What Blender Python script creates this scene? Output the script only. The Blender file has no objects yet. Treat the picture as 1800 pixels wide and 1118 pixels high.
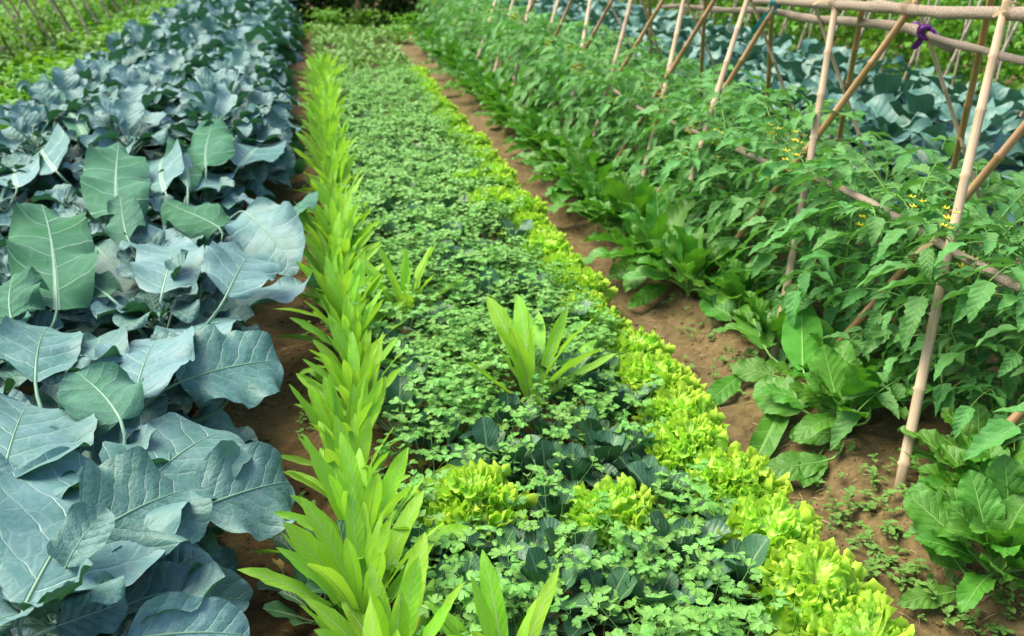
import bpy, math, random
import numpy as np
from mathutils import Vector, Matrix, noise as mn

rnd = random.Random(11)
S = bpy.context.scene
COL = S.collection
PI = math.pi

# ------------------------------------------------------------------ camera
FPX, CAM_H = 1650.0, 1.55
TH = math.atan(679 / FPX)
PS = math.atan(360 * math.cos(TH) / FPX)
CF = Vector((math.sin(PS) * math.cos(TH), math.cos(PS) * math.cos(TH), -math.sin(TH)))
CR = Vector((math.cos(PS), -math.sin(PS), 0))
CD = Vector((-math.sin(PS) * math.sin(TH), -math.cos(PS) * math.sin(TH), -math.cos(TH)))
CAMP = Vector((0, 0, CAM_H))
cam_d = bpy.data.cameras.new('camera')
cam = bpy.data.objects.new('camera', cam_d)
COL.objects.link(cam)
cam.matrix_world = Matrix(((CR.x, -CD.x, -CF.x, 0), (CR.y, -CD.y, -CF.y, 0), (CR.z, -CD.z, -CF.z, CAM_H), (0, 0, 0, 1)))
cam_d.sensor_width = 36
cam_d.lens = FPX / 1800 * 36
cam_d.clip_start = 0.05
cam_d.clip_end = 500
cam_d.dof.use_dof = True
cam_d.dof.focus_distance = 2.15
cam_d.dof.aperture_fstop = 4.5
S.camera = cam

# ------------------------------------------------------------------ light
SUN_EL, SUN_AZ = math.radians(58), math.radians(-60)      # azimuth from +Y towards +X
w = bpy.data.worlds.new('World')
S.world = w
w.use_nodes = True
wn = w.node_tree
sky = wn.nodes.new('ShaderNodeTexSky')
sky.sky_type = 'NISHITA'
sky.sun_disc = False
sky.sun_elevation = SUN_EL
sky.sun_rotation = SUN_AZ
sky.dust_density = 3.0
sky.ozone_density = 0.8
wn.links.new(sky.outputs[0], wn.nodes['Background'].inputs[0])
wn.nodes['Background'].inputs[1].default_value = 0.14
sd = bpy.data.lights.new('sun', 'SUN')
sd.energy = 2.9
sd.angle = math.radians(45)
sd.color = (1.0, 0.93, 0.74)
sun = bpy.data.objects.new('sun', sd)
COL.objects.link(sun)
sv = Vector((math.sin(SUN_AZ) * math.cos(SUN_EL), math.cos(SUN_AZ) * math.cos(SUN_EL), math.sin(SUN_EL)))
sun.rotation_euler = sv.to_track_quat('Z', 'Y').to_euler()
S.view_settings.view_transform = 'Standard'
S.view_settings.look = 'None'
S.view_settings.gamma = 1
S.view_settings.exposure = 1.15
try:
    S.view_settings.use_curve_mapping = False
except Exception:
    pass


# ------------------------------------------------------------------ geometry of the place
def P(px, py, h):
    v = CF + CR * ((px - 900) / FPX) + CD * ((py - 559) / FPX)
    return CAMP + v * ((CAM_H - h) / -v.z)


def proj(p):
    d = Vector(p) - CAMP
    z = d.dot(CF)
    if z < 0.1:
        return (-9999, -9999, z)
    return (900 + FPX * d.dot(CR) / z, 559 + FPX * d.dot(CD) / z, z)


def seen(p, m=160):
    x, y, z = proj(p)
    return z > 0.1 and -m < x < 1800 + m and -m < y < 1118 + m * 1.6


# ------------------------------------------------------------------ mesh arrays
class M:
    def __init__(s, v, f, uv=None, mi=None):
        s.v = np.asarray(v, float).reshape(-1, 3)
        s.f = np.asarray(f, int).reshape(-1, 3)
        s.uv = np.zeros((len(s.v), 2)) if uv is None else np.asarray(uv, float).reshape(-1, 2)
        s.mi = np.zeros(len(s.f), int) if mi is None else np.asarray(mi, int)

    def tr(s, m):
        a = np.array(m)
        return M(s.v @ a[:3, :3].T + a[:3, 3], s.f, s.uv, s.mi)


def join(ms):
    o = np.cumsum([0] + [len(m.v) for m in ms])
    return M(np.concatenate([m.v for m in ms]), np.concatenate([m.f + o[i] for i, m in enumerate(ms)]),
             np.concatenate([m.uv for m in ms]), np.concatenate([m.mi for m in ms]))


def setmi(m, i):
    m.mi = np.full(len(m.f), i)
    return m


def to_mesh(m, name, mats, smooth=True):
    me = bpy.data.meshes.new(name)
    nv, nf = len(m.v), len(m.f)
    me.vertices.add(nv)
    me.vertices.foreach_set('co', m.v.astype(np.float32).ravel())
    me.loops.add(nf * 3)
    me.loops.foreach_set('vertex_index', m.f.astype(np.int32).ravel())
    me.polygons.add(nf)
    me.polygons.foreach_set('loop_start', np.arange(0, nf * 3, 3, dtype=np.int32))
    me.polygons.foreach_set('material_index', m.mi.astype(np.int32))
    me.polygons.foreach_set('use_smooth', np.full(nf, smooth, dtype=bool))
    u = me.uv_layers.new(name='UVMap')
    u.data.foreach_set('uv', m.uv[m.f.ravel()].astype(np.float32).ravel())
    for k in mats:
        me.materials.append(k)
    me.update(calc_edges=True)
    me.validate()
    return me


def put(name, me, parent=None, mat=None):
    o = bpy.data.objects.new(name, me)
    COL.objects.link(o)
    if parent:
        o.parent = parent
    if mat is not None:
        o.matrix_local = mat
    return o


def tag(o, label=None, cat=None, group=None, kind=None):
    if label: o['label'] = label
    if cat: o['category'] = cat
    if group: o['group'] = group
    if kind: o['kind'] = kind
    return o


def thing(name, loc, rz, label, cat, group=None, sc=1.0):
    o = bpy.data.objects.new(name, None)
    o.empty_display_size = 0.05
    COL.objects.link(o)
    o.location = loc
    o.rotation_euler = (0, 0, rz)
    o.scale = (sc, sc, sc)
    return tag(o, label, cat, group)


ONES = ['', 'first', 'second', 'third', 'fourth', 'fifth', 'sixth', 'seventh', 'eighth', 'ninth', 'tenth', 'eleventh',
        'twelfth', 'thirteenth', 'fourteenth', 'fifteenth', 'sixteenth', 'seventeenth', 'eighteenth', 'nineteenth']
HUND = 0
TENS = {2: 'twent', 3: 'thirt', 4: 'fort', 5: 'fift', 6: 'sixt', 7: 'sevent', 8: 'eight', 9: 'ninet'}


def nth(n):
    if n < 20: return ONES[n]
    t, u = divmod(n, 10)
    return TENS[t] + ('ieth' if u == 0 else 'y-' + ONES[u])


def frame(base, d, up, sc=1.0):
    """local +Y along d, +Z towards up"""
    y = Vector(d).normalized()
    z = Vector(up)
    z = z - y * z.dot(y)
    if z.length < 1e-4: z = y.orthogonal()
    z.normalize()
    x = y.cross(z)
    b = Vector(base)
    return Matrix(((x.x * sc, y.x * sc, z.x * sc, b.x), (x.y * sc, y.y * sc, z.y * sc, b.y), (x.z * sc, y.z * sc, z.z * sc, b.z), (0, 0, 0, 1)))


def radial(az, el, base, sc=1.0, roll=0.0):
    d = Vector((math.cos(az) * math.cos(el), math.sin(az) * math.cos(el), math.sin(el)))
    n = Vector((-math.cos(az) * math.sin(el), -math.sin(az) * math.sin(el), math.cos(el)))
    n = n * math.cos(roll) + d.cross(n) * math.sin(roll)
    return frame(base, d, n, sc)


def tube(pts, rad, sides=5, cap=True, uvl=1.0):
    pts = [Vector(p) for p in pts]
    v, f, uv = [], [], []
    n = len(pts)
    ref = Vector((0.13, 0.31, 0.94))
    L = 0
    for i, p in enumerate(pts):
        t = (pts[min(i + 1, n - 1)] - pts[max(i - 1, 0)]).normalized()
        if i: L += (p - pts[i - 1]).length
        a = t.cross(ref)
        if a.length < 1e-3: a = t.orthogonal()
        a.normalize()
        b = t.cross(a)
        for k in range(sides):
            an = 2 * PI * k / sides
            v.append(p + (a * math.cos(an) + b * math.sin(an)) * rad[i])
            uv.append((k / sides, L * uvl))
    for i in range(n - 1):
        for k in range(sides):
            a0, b0 = i * sides + k, i * sides + (k + 1) % sides
            f += [(a0, b0, b0 + sides), (a0, b0 + sides, a0 + sides)]
    if cap:
        for e, r in ((0, 1), (n - 1, 0)):
            c = len(v)
            v.append(pts[e])
            uv.append((0.5, 0))
            for k in range(sides):
                q = (e * sides + k, e * sides + (k + 1) % sides)
                f.append((c, q[1], q[0]) if r else (c, q[0], q[1]))
    return M([tuple(q) for q in v], f, uv)


def interp(keys, u):
    return float(np.interp(u, [k[0] for k in keys], [k[1] for k in keys]))


def blade(L, W, prof, nu=14, nv=8, cup=0.0, waves=(), curv=0.0, curv0=0.0, twist=0.0, pet=0.0, pr=0.004, petcurv=0.0,
          mid=0.0, jag=0.0, seed=0, fold=0.0, petm=1, side=0.0, tipcurl=0.0, roll=0.0):
    """A leaf: petiole from the origin along +Y, then the blade. Upper side is +Z."""
    r = random.Random(seed)
    # centreline
    ns = nu + 1
    path, ang = [], petcurv + 0.0
    p = Vector((0, 0, 0))
    a = 0.0
    if pet > 0:
        petpts = [p.copy()]
        k = 4
        for i in range(k):
            a -= petcurv / k
            p = p + Vector((0, math.cos(a), math.sin(a))) * (pet / k)
            petpts.append(p.copy())
    a -= curv0
    us = [i / nu for i in range(ns)]
    us = [u ** 0.9 for u in us] if nu < 7 else [0.55 * u ** 0.9 + 0.45 * math.sin(u * PI / 2) for u in us]
    cs, ax = [], 0.0
    for i in range(ns):
        if i:
            du = us[i] - us[i - 1]
            a -= curv * du + tipcurl * (us[i] ** 4) * du * 5
            ax += side * du
            p = p + Vector((math.sin(ax), math.cos(a) * math.cos(ax), math.sin(a))) * (L * du)
        cs.append((p.copy(), a))
    v, uv = [], []
    ph = [r.uniform(0, 6.28) for _ in waves]
    ph2 = [r.uniform(0, 6.28) for _ in waves]
    for i in range(ns):
        u = us[i]
        c, a = cs[i]
        T = Vector((0, math.cos(a), math.sin(a)))
        Nn = Vector((0, -math.sin(a), math.cos(a)))
        w = W * 0.5 * prof(u)
        tw = twist * u
        for j in range(-nv, nv + 1):
            vv = j / nv
            ed = 1.0 + (jag * (r.random() - 0.5) if abs(j) == nv else 0)
            x = vv * w * ed
            z = cup * (abs(vv) ** 1.7) * w + roll * (max(0.0, abs(vv) - 0.62) / 0.38) ** 2 * w * (0.55 + 0.45 * math.sin(u * 9 + (1.3 if j > 0 else 4.0) + seed))
            if fold: z += fold * abs(x)
            for q, (am, fr, po) in enumerate(waves):
                z += am * (abs(vv) ** po) * math.sin(fr * u * 6.28 + (ph[q] if j > 0 else ph2[q])) * min(1, w / (W * 0.25 + 1e-6))
            xx = x * math.cos(tw) - z * math.sin(tw)
            zz = x * math.sin(tw) + z * math.cos(tw)
            v.append(c + Vector((xx, 0, 0)) + Nn * zz)
            uv.append((x / L + 0.5, u))
    f = []
    m = 2 * nv + 1
    for i in range(nu):
        for j in range(m - 1):
            q = i * m + j
            f += [(q, q + 1, q + m + 1), (q, q + m + 1, q + m)]
    out = [M([tuple(q) for q in v], f, uv)]
    if pet > 0:
        out.append(setmi(tube(petpts, [pr * 1.25, pr * 1.1, pr, pr, pr], 5, False), petm))
    if mid > 0:
        pts = [cs[i][0] for i in range(0, ns - 1)]
        rr = [mid * (1 - 0.85 * us[i]) for i in range(0, ns - 1)]
        out.append(setmi(tube(pts, rr, 5, False), petm))
    return join(out)


def fan(L, W, R, spread, nr, nph, waves=(), bend=0.0, cup=0.0, seed=0, jit=0.0, crk=0.0, y0=0.0):
    """fan shaped leaflet, apex at the origin opening along +Y"""
    r = random.Random(seed)
    v, uv = [(0, y0, 0)], [(0.5, 0)]
    ph = [r.uniform(0, 6.28) for _ in waves]
    for i in range(1, nr + 1):
        rr = i / nr
        for j in range(nph + 1):
            t = j / nph * 2 - 1
            an = t * spread
            rad = rr * (R(t) if i == nr else (1 + (R(t) - 1) * rr))
            x = math.sin(an) * rad * W
            y = math.cos(an) * rad * L
            z = cup * rr * rr * abs(t) * L
            for q, (am, fr, po) in enumerate(waves):
                z += am * rr ** po * math.sin(fr * t * spread + ph[q])
                if crk:
                    qq = 0.8 * am * rr ** po * math.cos(fr * t * spread + ph[q])
                    x += qq * math.cos(an); y -= qq * math.sin(an)
            if crk:
                z += crk * (0.35 + rr) * mn.noise(Vector((x * 100, y * 100, seed * 3.3))) + crk * 0.5 * rr * mn.noise(Vector((x * 150, y * 150, seed * 1.3)))
            if i == nr and jit:
                x += r.uniform(-jit, jit); y += r.uniform(-jit, jit); z += r.uniform(-jit, jit)
            if bend:
                s = y / L
                a = bend * s
                yy = L * (math.sin(a) / bend) - z * math.sin(a) * -0.0
                zz = -L * ((1 - math.cos(a)) / bend)
                y, z = yy + z * math.sin(a), zz + z * math.cos(a)
            v.append((x, y + y0, z))
            uv.append((math.sin(an) * rad * 0.5 + 0.5, math.cos(an) * rad))
    f = []
    for j in range(nph):
        f.append((0, 2 + j, 1 + j))
    for i in range(nr - 1):
        for j in range(nph):
            a = 1 + i * (nph + 1) + j
            b = a + nph + 1
            f += [(a, a + 1, b + 1), (a, b + 1, b)]
    return M(v, f, uv)


# ------------------------------------------------------------------ materials
def nmath(nt, op, a, b=None, c=None, clamp=False):
    n = nt.nodes.new('ShaderNodeMath')
    n.operation = op
    n.use_clamp = clamp
    for i, q in enumerate((a, b, c)):
        if q is None: continue
        if isinstance(q, (int, float)): n.inputs[i].default_value = q
        else: nt.links.new(q, n.inputs[i])
    return n.outputs[0]


def nmix(nt, fac, a, b, blend='MIX'):
    n = nt.nodes.new('ShaderNodeMix')
    n.data_type = 'RGBA'
    n.blend_type = blend
    for s, q in ((0, fac), (6, a), (7, b)):
        if isinstance(q, (int, float)): n.inputs[s].default_value = q
        elif isinstance(q, tuple): n.inputs[s].default_value = (*q, 1)
        else: nt.links.new(q, n.inputs[s])
    return n.outputs[2]


def nnoise(nt, vec, scale, detail=3, rough=0.55, dist=0.0):
    n = nt.nodes.new('ShaderNodeTexNoise')
    n.inputs['Scale'].default_value = scale
    n.inputs['Detail'].default_value = detail
    n.inputs['Roughness'].default_value = rough
    n.inputs['Distortion'].default_value = dist
    if vec is not None: nt.links.new(vec, n.inputs['Vector'])
    return n.outputs['Fac']


def ramp(nt, fac, stops):
    n = nt.nodes.new('ShaderNodeValToRGB')
    while len(n.color_ramp.elements) < len(stops): n.color_ramp.elements.new(0.5)
    for e, (p, c) in zip(n.color_ramp.elements, stops):
        e.position = p
        e.color = (*c, 1) if isinstance(c, tuple) else (c, c, c, 1)
    nt.links.new(fac, n.inputs[0])
    return n.outputs[0]


def newmat(name):
    m = bpy.data.materials.new(name)
    m.use_nodes = True
    nt = m.node_tree
    return m, nt, nt.nodes['Principled BSDF'], nt.nodes['Material Output']


def leaf_mat(name, top, top2, vein, back, N=7, k=1.1, midw=0.02, latw=0.006, ret=0.3, bump=0.5, bd=0.004, rough=0.5, trans=0.2,
             tcol=None, spec=0.4, spot=None, spots=0.0, var=0.16, nscale=5.0, rets=14, sheen=0.0, sidevar=None):
    m, nt, bs, out = newmat(name)
    tc = nt.nodes.new('ShaderNodeTexCoord')
    oi = nt.nodes.new('ShaderNodeObjectInfo')
    geo = nt.nodes.new('ShaderNodeNewGeometry')
    sep = nt.nodes.new('ShaderNodeSeparateXYZ')
    nt.links.new(tc.outputs['UV'], sep.inputs[0])
    # a wobble keeps the veins from being ruler straight
    n1 = nnoise(nt, tc.outputs['UV'], 6, 2)
    wob = nmath(nt, 'MULTIPLY', nmath(nt, 'SUBTRACT', n1, 0.5), 0.09)
    xs = nmath(nt, 'SUBTRACT', sep.outputs[0], 0.5)
    ax = nmath(nt, 'ABSOLUTE', xs)
    y = sep.outputs[1]
    mw = nmath(nt, 'MULTIPLY', nmath(nt, 'SUBTRACT', 1.1, y), midw)
    m1 = nmath(nt, 'SUBTRACT', 1.0, nmath(nt, 'DIVIDE', ax, mw), clamp=True)
    m1 = nmath(nt, 'MULTIPLY', m1, 2.2, clamp=True)
    t = nmath(nt, 'SUBTRACT', nmath(nt, 'ADD', y, wob), nmath(nt, 'MULTIPLY', nmath(nt, 'POWER', ax, 0.9), k))
    t = nmath(nt, 'MULTIPLY', t, N)
    t = nmath(nt, 'ADD', t, nmath(nt, 'MULTIPLY', nmath(nt, 'GREATER_THAN', xs, 0.0), 0.37))
    t = nmath(nt, 'ADD', t, nmath(nt, 'MULTIPLY', oi.outputs['Random'], 1.0))
    d = nmath(nt, 'DIVIDE', nmath(nt, 'PINGPONG', t, 0.5), N)
    lw = nmath(nt, 'MAXIMUM', nmath(nt, 'MULTIPLY', nmath(nt, 'SUBTRACT', 1.0, nmath(nt, 'MULTIPLY', ax, 1.5)), latw), 0.0008)
    m2 = nmath(nt, 'SUBTRACT', 1.0, nmath(nt, 'DIVIDE', d, lw), clamp=True)
    mask = nmath(nt, 'MAXIMUM', m1, nmath(nt, 'MULTIPLY', nmath(nt, 'MULTIPLY', m2, 1.6, clamp=True), 0.75))
    if ret > 0:
        vo = nt.nodes.new('ShaderNodeTexVoronoi')
        vo.feature = 'DISTANCE_TO_EDGE'
        vo.inputs['Scale'].default_value = rets
        nt.links.new(tc.outputs['UV'], vo.inputs['Vector'])
        m3 = nmath(nt, 'SUBTRACT', 1.0, nmath(nt, 'DIVIDE', vo.outputs['Distance'], 0.07), clamp=True)
        mask = nmath(nt, 'MAXIMUM', mask, nmath(nt, 'MULTIPLY', m3, ret))
    nz = nnoise(nt, tc.outputs['UV'], nscale, 4, 0.62, 0.6)
    nzr = nmath(nt, 'MULTIPLY', nmath(nt, 'SUBTRACT', nz, 0.3), 2.2, clamp=True)
    # one leaf differs from its neighbour
    nzr = nmath(nt, 'ADD', nmath(nt, 'MULTIPLY', nzr, 0.55), nmath(nt, 'MULTIPLY', oi.outputs['Random'], 0.5), clamp=True)
    c = nmix(nt, nzr, top, top2)
    c = nmix(nt, nmath(nt, 'MULTIPLY', mask, 0.85), c, vein)
    cb = nmix(nt, nmath(nt, 'MULTIPLY', mask, 0.42), nmix(nt, nmath(nt, 'MULTIPLY', nzr, 0.35), back, top2), vein)
    c = nmix(nt, geo.outputs['Backfacing'], c, cb)
    if spots > 0:
        sn = nnoise(nt, tc.outputs['Object'], 3.1, 3, 0.6)
        s2 = nnoise(nt, tc.outputs['UV'], 60, 2, 0.5)
        sf = nmath(nt, 'MULTIPLY', nmath(nt, 'GREATER_THAN', s2, 0.69), spots)
        c = nmix(nt, sf, c, spot)
    hs = nt.nodes.new('ShaderNodeHueSaturation')
    r2 = nmath(nt, 'FRACT', nmath(nt, 'MULTIPLY', oi.outputs['Random'], 17.3))
    pn = nnoise(nt, geo.outputs['Position'], 23, 2)
    r3 = nmath(nt, 'ADD', nmath(nt, 'MULTIPLY', r2, 0.5), nmath(nt, 'MULTIPLY', pn, 0.5))
    nt.links.new(nmath(nt, 'ADD', 1 - var, nmath(nt, 'MULTIPLY', r3, 2 * var)), hs.inputs['Value'])
    nt.links.new(nmath(nt, 'ADD', 0.488, nmath(nt, 'MULTIPLY', r2, 0.024)), hs.inputs['Hue'])
    nt.links.new(c, hs.inputs['Color'])
    c = hs.outputs[0]
    nt.links.new(c, bs.inputs['Base Color'])
    bs.inputs['Roughness'].default_value = rough
    bs.inputs['Specular IOR Level'].default_value = spec
    # undersides are matt
    nt.links.new(nmath(nt, 'ADD', rough, nmath(nt, 'MULTIPLY', geo.outputs['Backfacing'], 0.25)), bs.inputs['Roughness'])
    nt.links.new(nmath(nt, 'MULTIPLY', spec, nmath(nt, 'SUBTRACT', 1.0, nmath(nt, 'MULTIPLY', geo.outputs['Backfacing'], 0.75))), bs.inputs['Specular IOR Level'])
    if sheen:
        nt.links.new(nmath(nt, 'MULTIPLY', sheen, nmath(nt, 'SUBTRACT', 1.0, geo.outputs['Backfacing'])), bs.inputs['Sheen Weight'])
        bs.inputs['Sheen Roughness'].default_value = 0.45
        bs.inputs['Sheen Tint'].default_value = (0.75, 0.88, 1, 1)
    puff = nmath(nt, 'MULTIPLY', nmath(nt, 'POWER', nmath(nt, 'MULTIPLY', d, 2.0 * N), 0.5), 0.9)
    bh = nmath(nt, 'ADD', nmath(nt, 'SUBTRACT', puff, mask), nmath(nt, 'MULTIPLY', nnoise(nt, tc.outputs['UV'], 22, 3), 0.7))
    bp = nt.nodes.new('ShaderNodeBump')
    bp.inputs['Strength'].default_value = bump
    bp.inputs['Distance'].default_value = bd
    nt.links.new(bh, bp.inputs['Height'])
    nt.links.new(bp.outputs[0], bs.inputs['Normal'])
    tr = nt.nodes.new('ShaderNodeBsdfTranslucent')
    if tcol:
        tm = nmix(nt, 0.6, c, tcol)
        nt.links.new(tm, tr.inputs['Color'])
    else:
        nt.links.new(c, tr.inputs['Color'])
    mx = nt.nodes.new('ShaderNodeMixShader')
    mx.inputs[0].default_value = trans
    nt.links.new(bs.outputs[0], mx.inputs[1])
    nt.links.new(tr.outputs[0], mx.inputs[2])
    nt.links.new(mx.outputs[0], out.inputs[0])
    return m


def plain_mat(name, c1, c2, scale=20, rough=0.7, bump=0.3, bd=0.002, streak=None, spec=0.3):
    m, nt, bs, out = newmat(name)
    tc = nt.nodes.new('ShaderNodeTexCoord')
    oi = nt.nodes.new('ShaderNodeObjectInfo')
    vec = tc.outputs['Object']
    if streak:
        mp = nt.nodes.new('ShaderNodeMapping')
        mp.inputs['Scale'].default_value = streak
        nt.links.new(tc.outputs['UV'], mp.inputs[0])
        vec = mp.outputs[0]
    nz = nnoise(nt, vec, scale, 5, 0.6)
    f = nmath(nt, 'ADD', nmath(nt, 'MULTIPLY', nmath(nt, 'SUBTRACT', nz, 0.35), 2.5), nmath(nt, 'MULTIPLY', nmath(nt, 'SUBTRACT', oi.outputs['Random'], 0.5), 0.4), clamp=True)
    nt.links.new(nmix(nt, f, c1, c2), bs.inputs['Base Color'])
    bs.inputs['Roughness'].default_value = rough
    bs.inputs['Specular IOR Level'].default_value = spec
    bp = nt.nodes.new('ShaderNodeBump')
    bp.inputs['Strength'].default_value = bump
    bp.inputs['Distance'].default_value = bd
    nt.links.new(nz, bp.inputs['Height'])
    nt.links.new(bp.outputs[0], bs.inputs['Normal'])
    return m


def soil_mat():
    m, nt, bs, out = newmat('garden_soil')
    geo = nt.nodes.new('ShaderNodeNewGeometry')
    pos = geo.outputs['Position']
    sep = nt.nodes.new('ShaderNodeSeparateXYZ')
    nt.links.new(pos, sep.inputs[0])
    a = nnoise(nt, pos, 2.3, 5, 0.6)
    b = nnoise(nt, pos, 26, 5, 0.7)
    c = nnoise(nt, pos, 140, 3, 0.7)
    col = ramp(nt, a, [(0.33, (0.10, 0.063, 0.021)), (0.5, (0.155, 0.103, 0.036)), (0.68, (0.22, 0.155, 0.062))])
    # the foot path right of the bed is drier and paler than the damp furrow on the left
    dry = nmath(nt, 'MULTIPLY', nmath(nt, 'SUBTRACT', sep.outputs[0], 0.6), 2.0, clamp=True)
    col = nmix(nt, nmath(nt, 'MULTIPLY', dry, 0.62), col, (0.30, 0.232, 0.105))
    f = nmath(nt, 'MULTIPLY', nmath(nt, 'SUBTRACT', b, 0.38), 2.2, clamp=True)
    col = nmix(nt, 0.85, col, nmix(nt, f, (0.35, 0.31, 0.27), (1, 1, 1)), 'MULTIPLY')
    moss = nmath(nt, 'MULTIPLY', nmath(nt, 'SUBTRACT', nnoise(nt, pos, 4.7, 4, 0.6), 0.56), 5, clamp=True)
    col = nmix(nt, nmath(nt, 'MULTIPLY', moss, 0.35), col, (0.11, 0.10, 0.02))
    gr = nmath(nt, 'GREATER_THAN', c, 0.66)
    col = nmix(nt, nmath(nt, 'MULTIPLY', gr, 0.5), col, (0.36, 0.27, 0.17))
    damp = nmath(nt, 'MULTIPLY', nmath(nt, 'SUBTRACT', nnoise(nt, pos, 1.3, 3, 0.5), 0.42), 3, clamp=True)
    col = nmix(nt, nmath(nt, 'MULTIPLY', damp, 0.45), col, nmix(nt, 0.0, (0.11, 0.072, 0.03), (0, 0, 0)))
    nt.links.new(col, bs.inputs['Base Color'])
    bs.inputs['Roughness'].default_value = 0.9
    bs.inputs['Specular IOR Level'].default_value = 0.25
    bp = nt.nodes.new('ShaderNodeBump')
    bp.inputs['Strength'].default_value = 0.9
    bp.inputs['Distance'].default_value = 0.012
    h = nmath(nt, 'ADD', b, nmath(nt, 'MULTIPLY', c, 0.35))
    nt.links.new(h, bp.inputs['Height'])
    nt.links.new(bp.outputs[0], bs.inputs['Normal'])
    return m


MAT = {}
MAT['broc'] = leaf_mat('broccoli_leaf', (0.045, 0.155, 0.118), (0.175, 0.290, 0.312), (0.40, 0.56, 0.46), (0.030, 0.125, 0.045), N=6.0, k=0.75, midw=0.012, latw=0.0068,
                       ret=0.12, bump=0.6, bd=0.006, rough=0.46, trans=0.09, tcol=(0.06, 0.28, 0.03), spec=0.28, spot=(0.33, 0.32, 0.22), spots=0.2, rets=9, sheen=0.03, var=0.2)
MAT['cab'] = leaf_mat('cabbage_leaf', (0.045, 0.145, 0.105), (0.12, 0.25, 0.20), (0.25, 0.42, 0.32), (0.05, 0.16, 0.08), N=6.0, k=0.8, midw=0.02, latw=0.005, ret=0.0, bump=0.5, rough=0.42, trans=0.1, spec=0.45)
MAT['brocpet'] = plain_mat('broccoli_rib', (0.15, 0.29, 0.19), (0.26, 0.40, 0.29), 8, 0.5)
MAT['celt'] = leaf_mat('sword_lettuce_leaf', (0.17, 0.44, 0.015), (0.31, 0.61, 0.05), (0.48, 0.62, 0.22), (0.22, 0.42, 0.05), N=13, k=1.6, midw=0.012, latw=0.004,
                       ret=0.2, bump=0.3, bd=0.002, rough=0.5, trans=0.38, tcol=(0.36, 0.70, 0.02), spec=0.25, nscale=8, rets=40)
MAT['let'] = leaf_mat('frilled_lettuce_leaf', (0.35, 0.68, 0.03), (0.52, 0.83, 0.12), (0.62, 0.72, 0.25), (0.40, 0.58, 0.05), N=6, k=0.5, midw=0.03, latw=0.008,
                      ret=0.0, bump=0.5, bd=0.003, rough=0.40, trans=0.34, tcol=(0.55, 0.85, 0.04), spec=0.4, rets=20, var=0.14)
MAT['cor'] = leaf_mat('coriander_leaf', (0.11, 0.33, 0.035), (0.23, 0.46, 0.11), (0.24, 0.44, 0.18), (0.11, 0.30, 0.06), N=3, k=0.5, midw=0.02, latw=0.01,
                      ret=0.0, bump=0.3, bd=0.002, rough=0.45, trans=0.28, tcol=(0.20, 0.50, 0.03), spec=0.3, var=0.2)
MAT['corstem'] = plain_mat('coriander_stem', (0.13, 0.28, 0.06), (0.2, 0.36, 0.1), 8, 0.5)
MAT['bok'] = leaf_mat('tatsoi_leaf', (0.028, 0.115, 0.034), (0.072, 0.180, 0.095), (0.26, 0.40, 0.22), (0.04, 0.13, 0.04), N=5, k=1.6, midw=0.05, latw=0.008,
                      ret=0.12, bump=0.4, bd=0.003, rough=0.36, trans=0.08, spec=0.5, spot=(0.22, 0.3, 0.14), spots=0.6, var=0.2)
MAT['bokpet'] = plain_mat('tatsoi_stalk', (0.28, 0.42, 0.2), (0.4, 0.52, 0.3), 8, 0.4)
MAT['spin'] = leaf_mat('leaf_beet_leaf', (0.038, 0.165, 0.010), (0.09, 0.27, 0.025), (0.22, 0.42, 0.10), (0.075, 0.25, 0.03), N=7, k=1.0, midw=0.022, latw=0.007,
                       ret=0.2, bump=0.5, bd=0.004, rough=0.44, trans=0.24, tcol=(0.16, 0.48, 0.01), spec=0.4, spot=(0.25, 0.24, 0.08), spots=0.4, rets=16, var=0.2)
MAT['spinpet'] = plain_mat('leaf_beet_stalk', (0.16, 0.36, 0.06), (0.26, 0.46, 0.12), 8, 0.4)
MAT['tom'] = leaf_mat('tomato_leaf', (0.062, 0.22, 0.040), (0.16, 0.38, 0.11), (0.17, 0.36, 0.13), (0.09, 0.25, 0.08), N=6, k=1.0, midw=0.014, latw=0.006,
                      ret=0.1, bump=0.5, bd=0.004, rough=0.5, trans=0.28, tcol=(0.16, 0.48, 0.02), spec=0.25, var=0.24)
MAT['tomstem'] = plain_mat('tomato_stem', (0.13, 0.30, 0.05), (0.22, 0.40, 0.09), 8, 0.6)
MAT['flower'] = plain_mat('yellow_petal', (0.75, 0.58, 0.02), (0.85, 0.70, 0.05), 30, 0.5)
MAT['bean'] = leaf_mat('bean_leaf', (0.065, 0.21, 0.015), (0.16, 0.37, 0.028), (0.28, 0.46, 0.1), (0.13, 0.32, 0.04), N=5, k=0.9, midw=0.012, latw=0.006,
                       ret=0.0, bump=0.4, bd=0.004, rough=0.5, trans=0.28, tcol=(0.28, 0.60, 0.01), spec=0.4, var=0.3)
MAT['weed'] = leaf_mat('weed_leaf', (0.10, 0.25, 0.03), (0.20, 0.36, 0.07), (0.25, 0.4, 0.1), (0.12, 0.28, 0.04), N=4, k=1, ret=0.0, trans=0.2, var=0.3)
MAT['seed'] = leaf_mat('seedling_leaf', (0.10, 0.29, 0.03), (0.18, 0.40, 0.06), (0.25, 0.4, 0.1), (0.12, 0.3, 0.04), N=4, k=1, ret=0.0, trans=0.25, var=0.3)
MAT['hedge'] = leaf_mat('shrub_leaf', (0.08, 0.18, 0.02), (0.16, 0.29, 0.04), (0.12, 0.2, 0.04), (0.05, 0.11, 0.02), N=4, k=1, ret=0.0, trans=0.15, var=0.4)
MAT['yellow'] = leaf_mat('withered_leaf', (0.55, 0.33, 0.05), (0.62, 0.42, 0.12), (0.6, 0.48, 0.2), (0.5, 0.32, 0.08), N=5, k=1, ret=0.2, trans=0.2, var=0.25)
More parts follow.
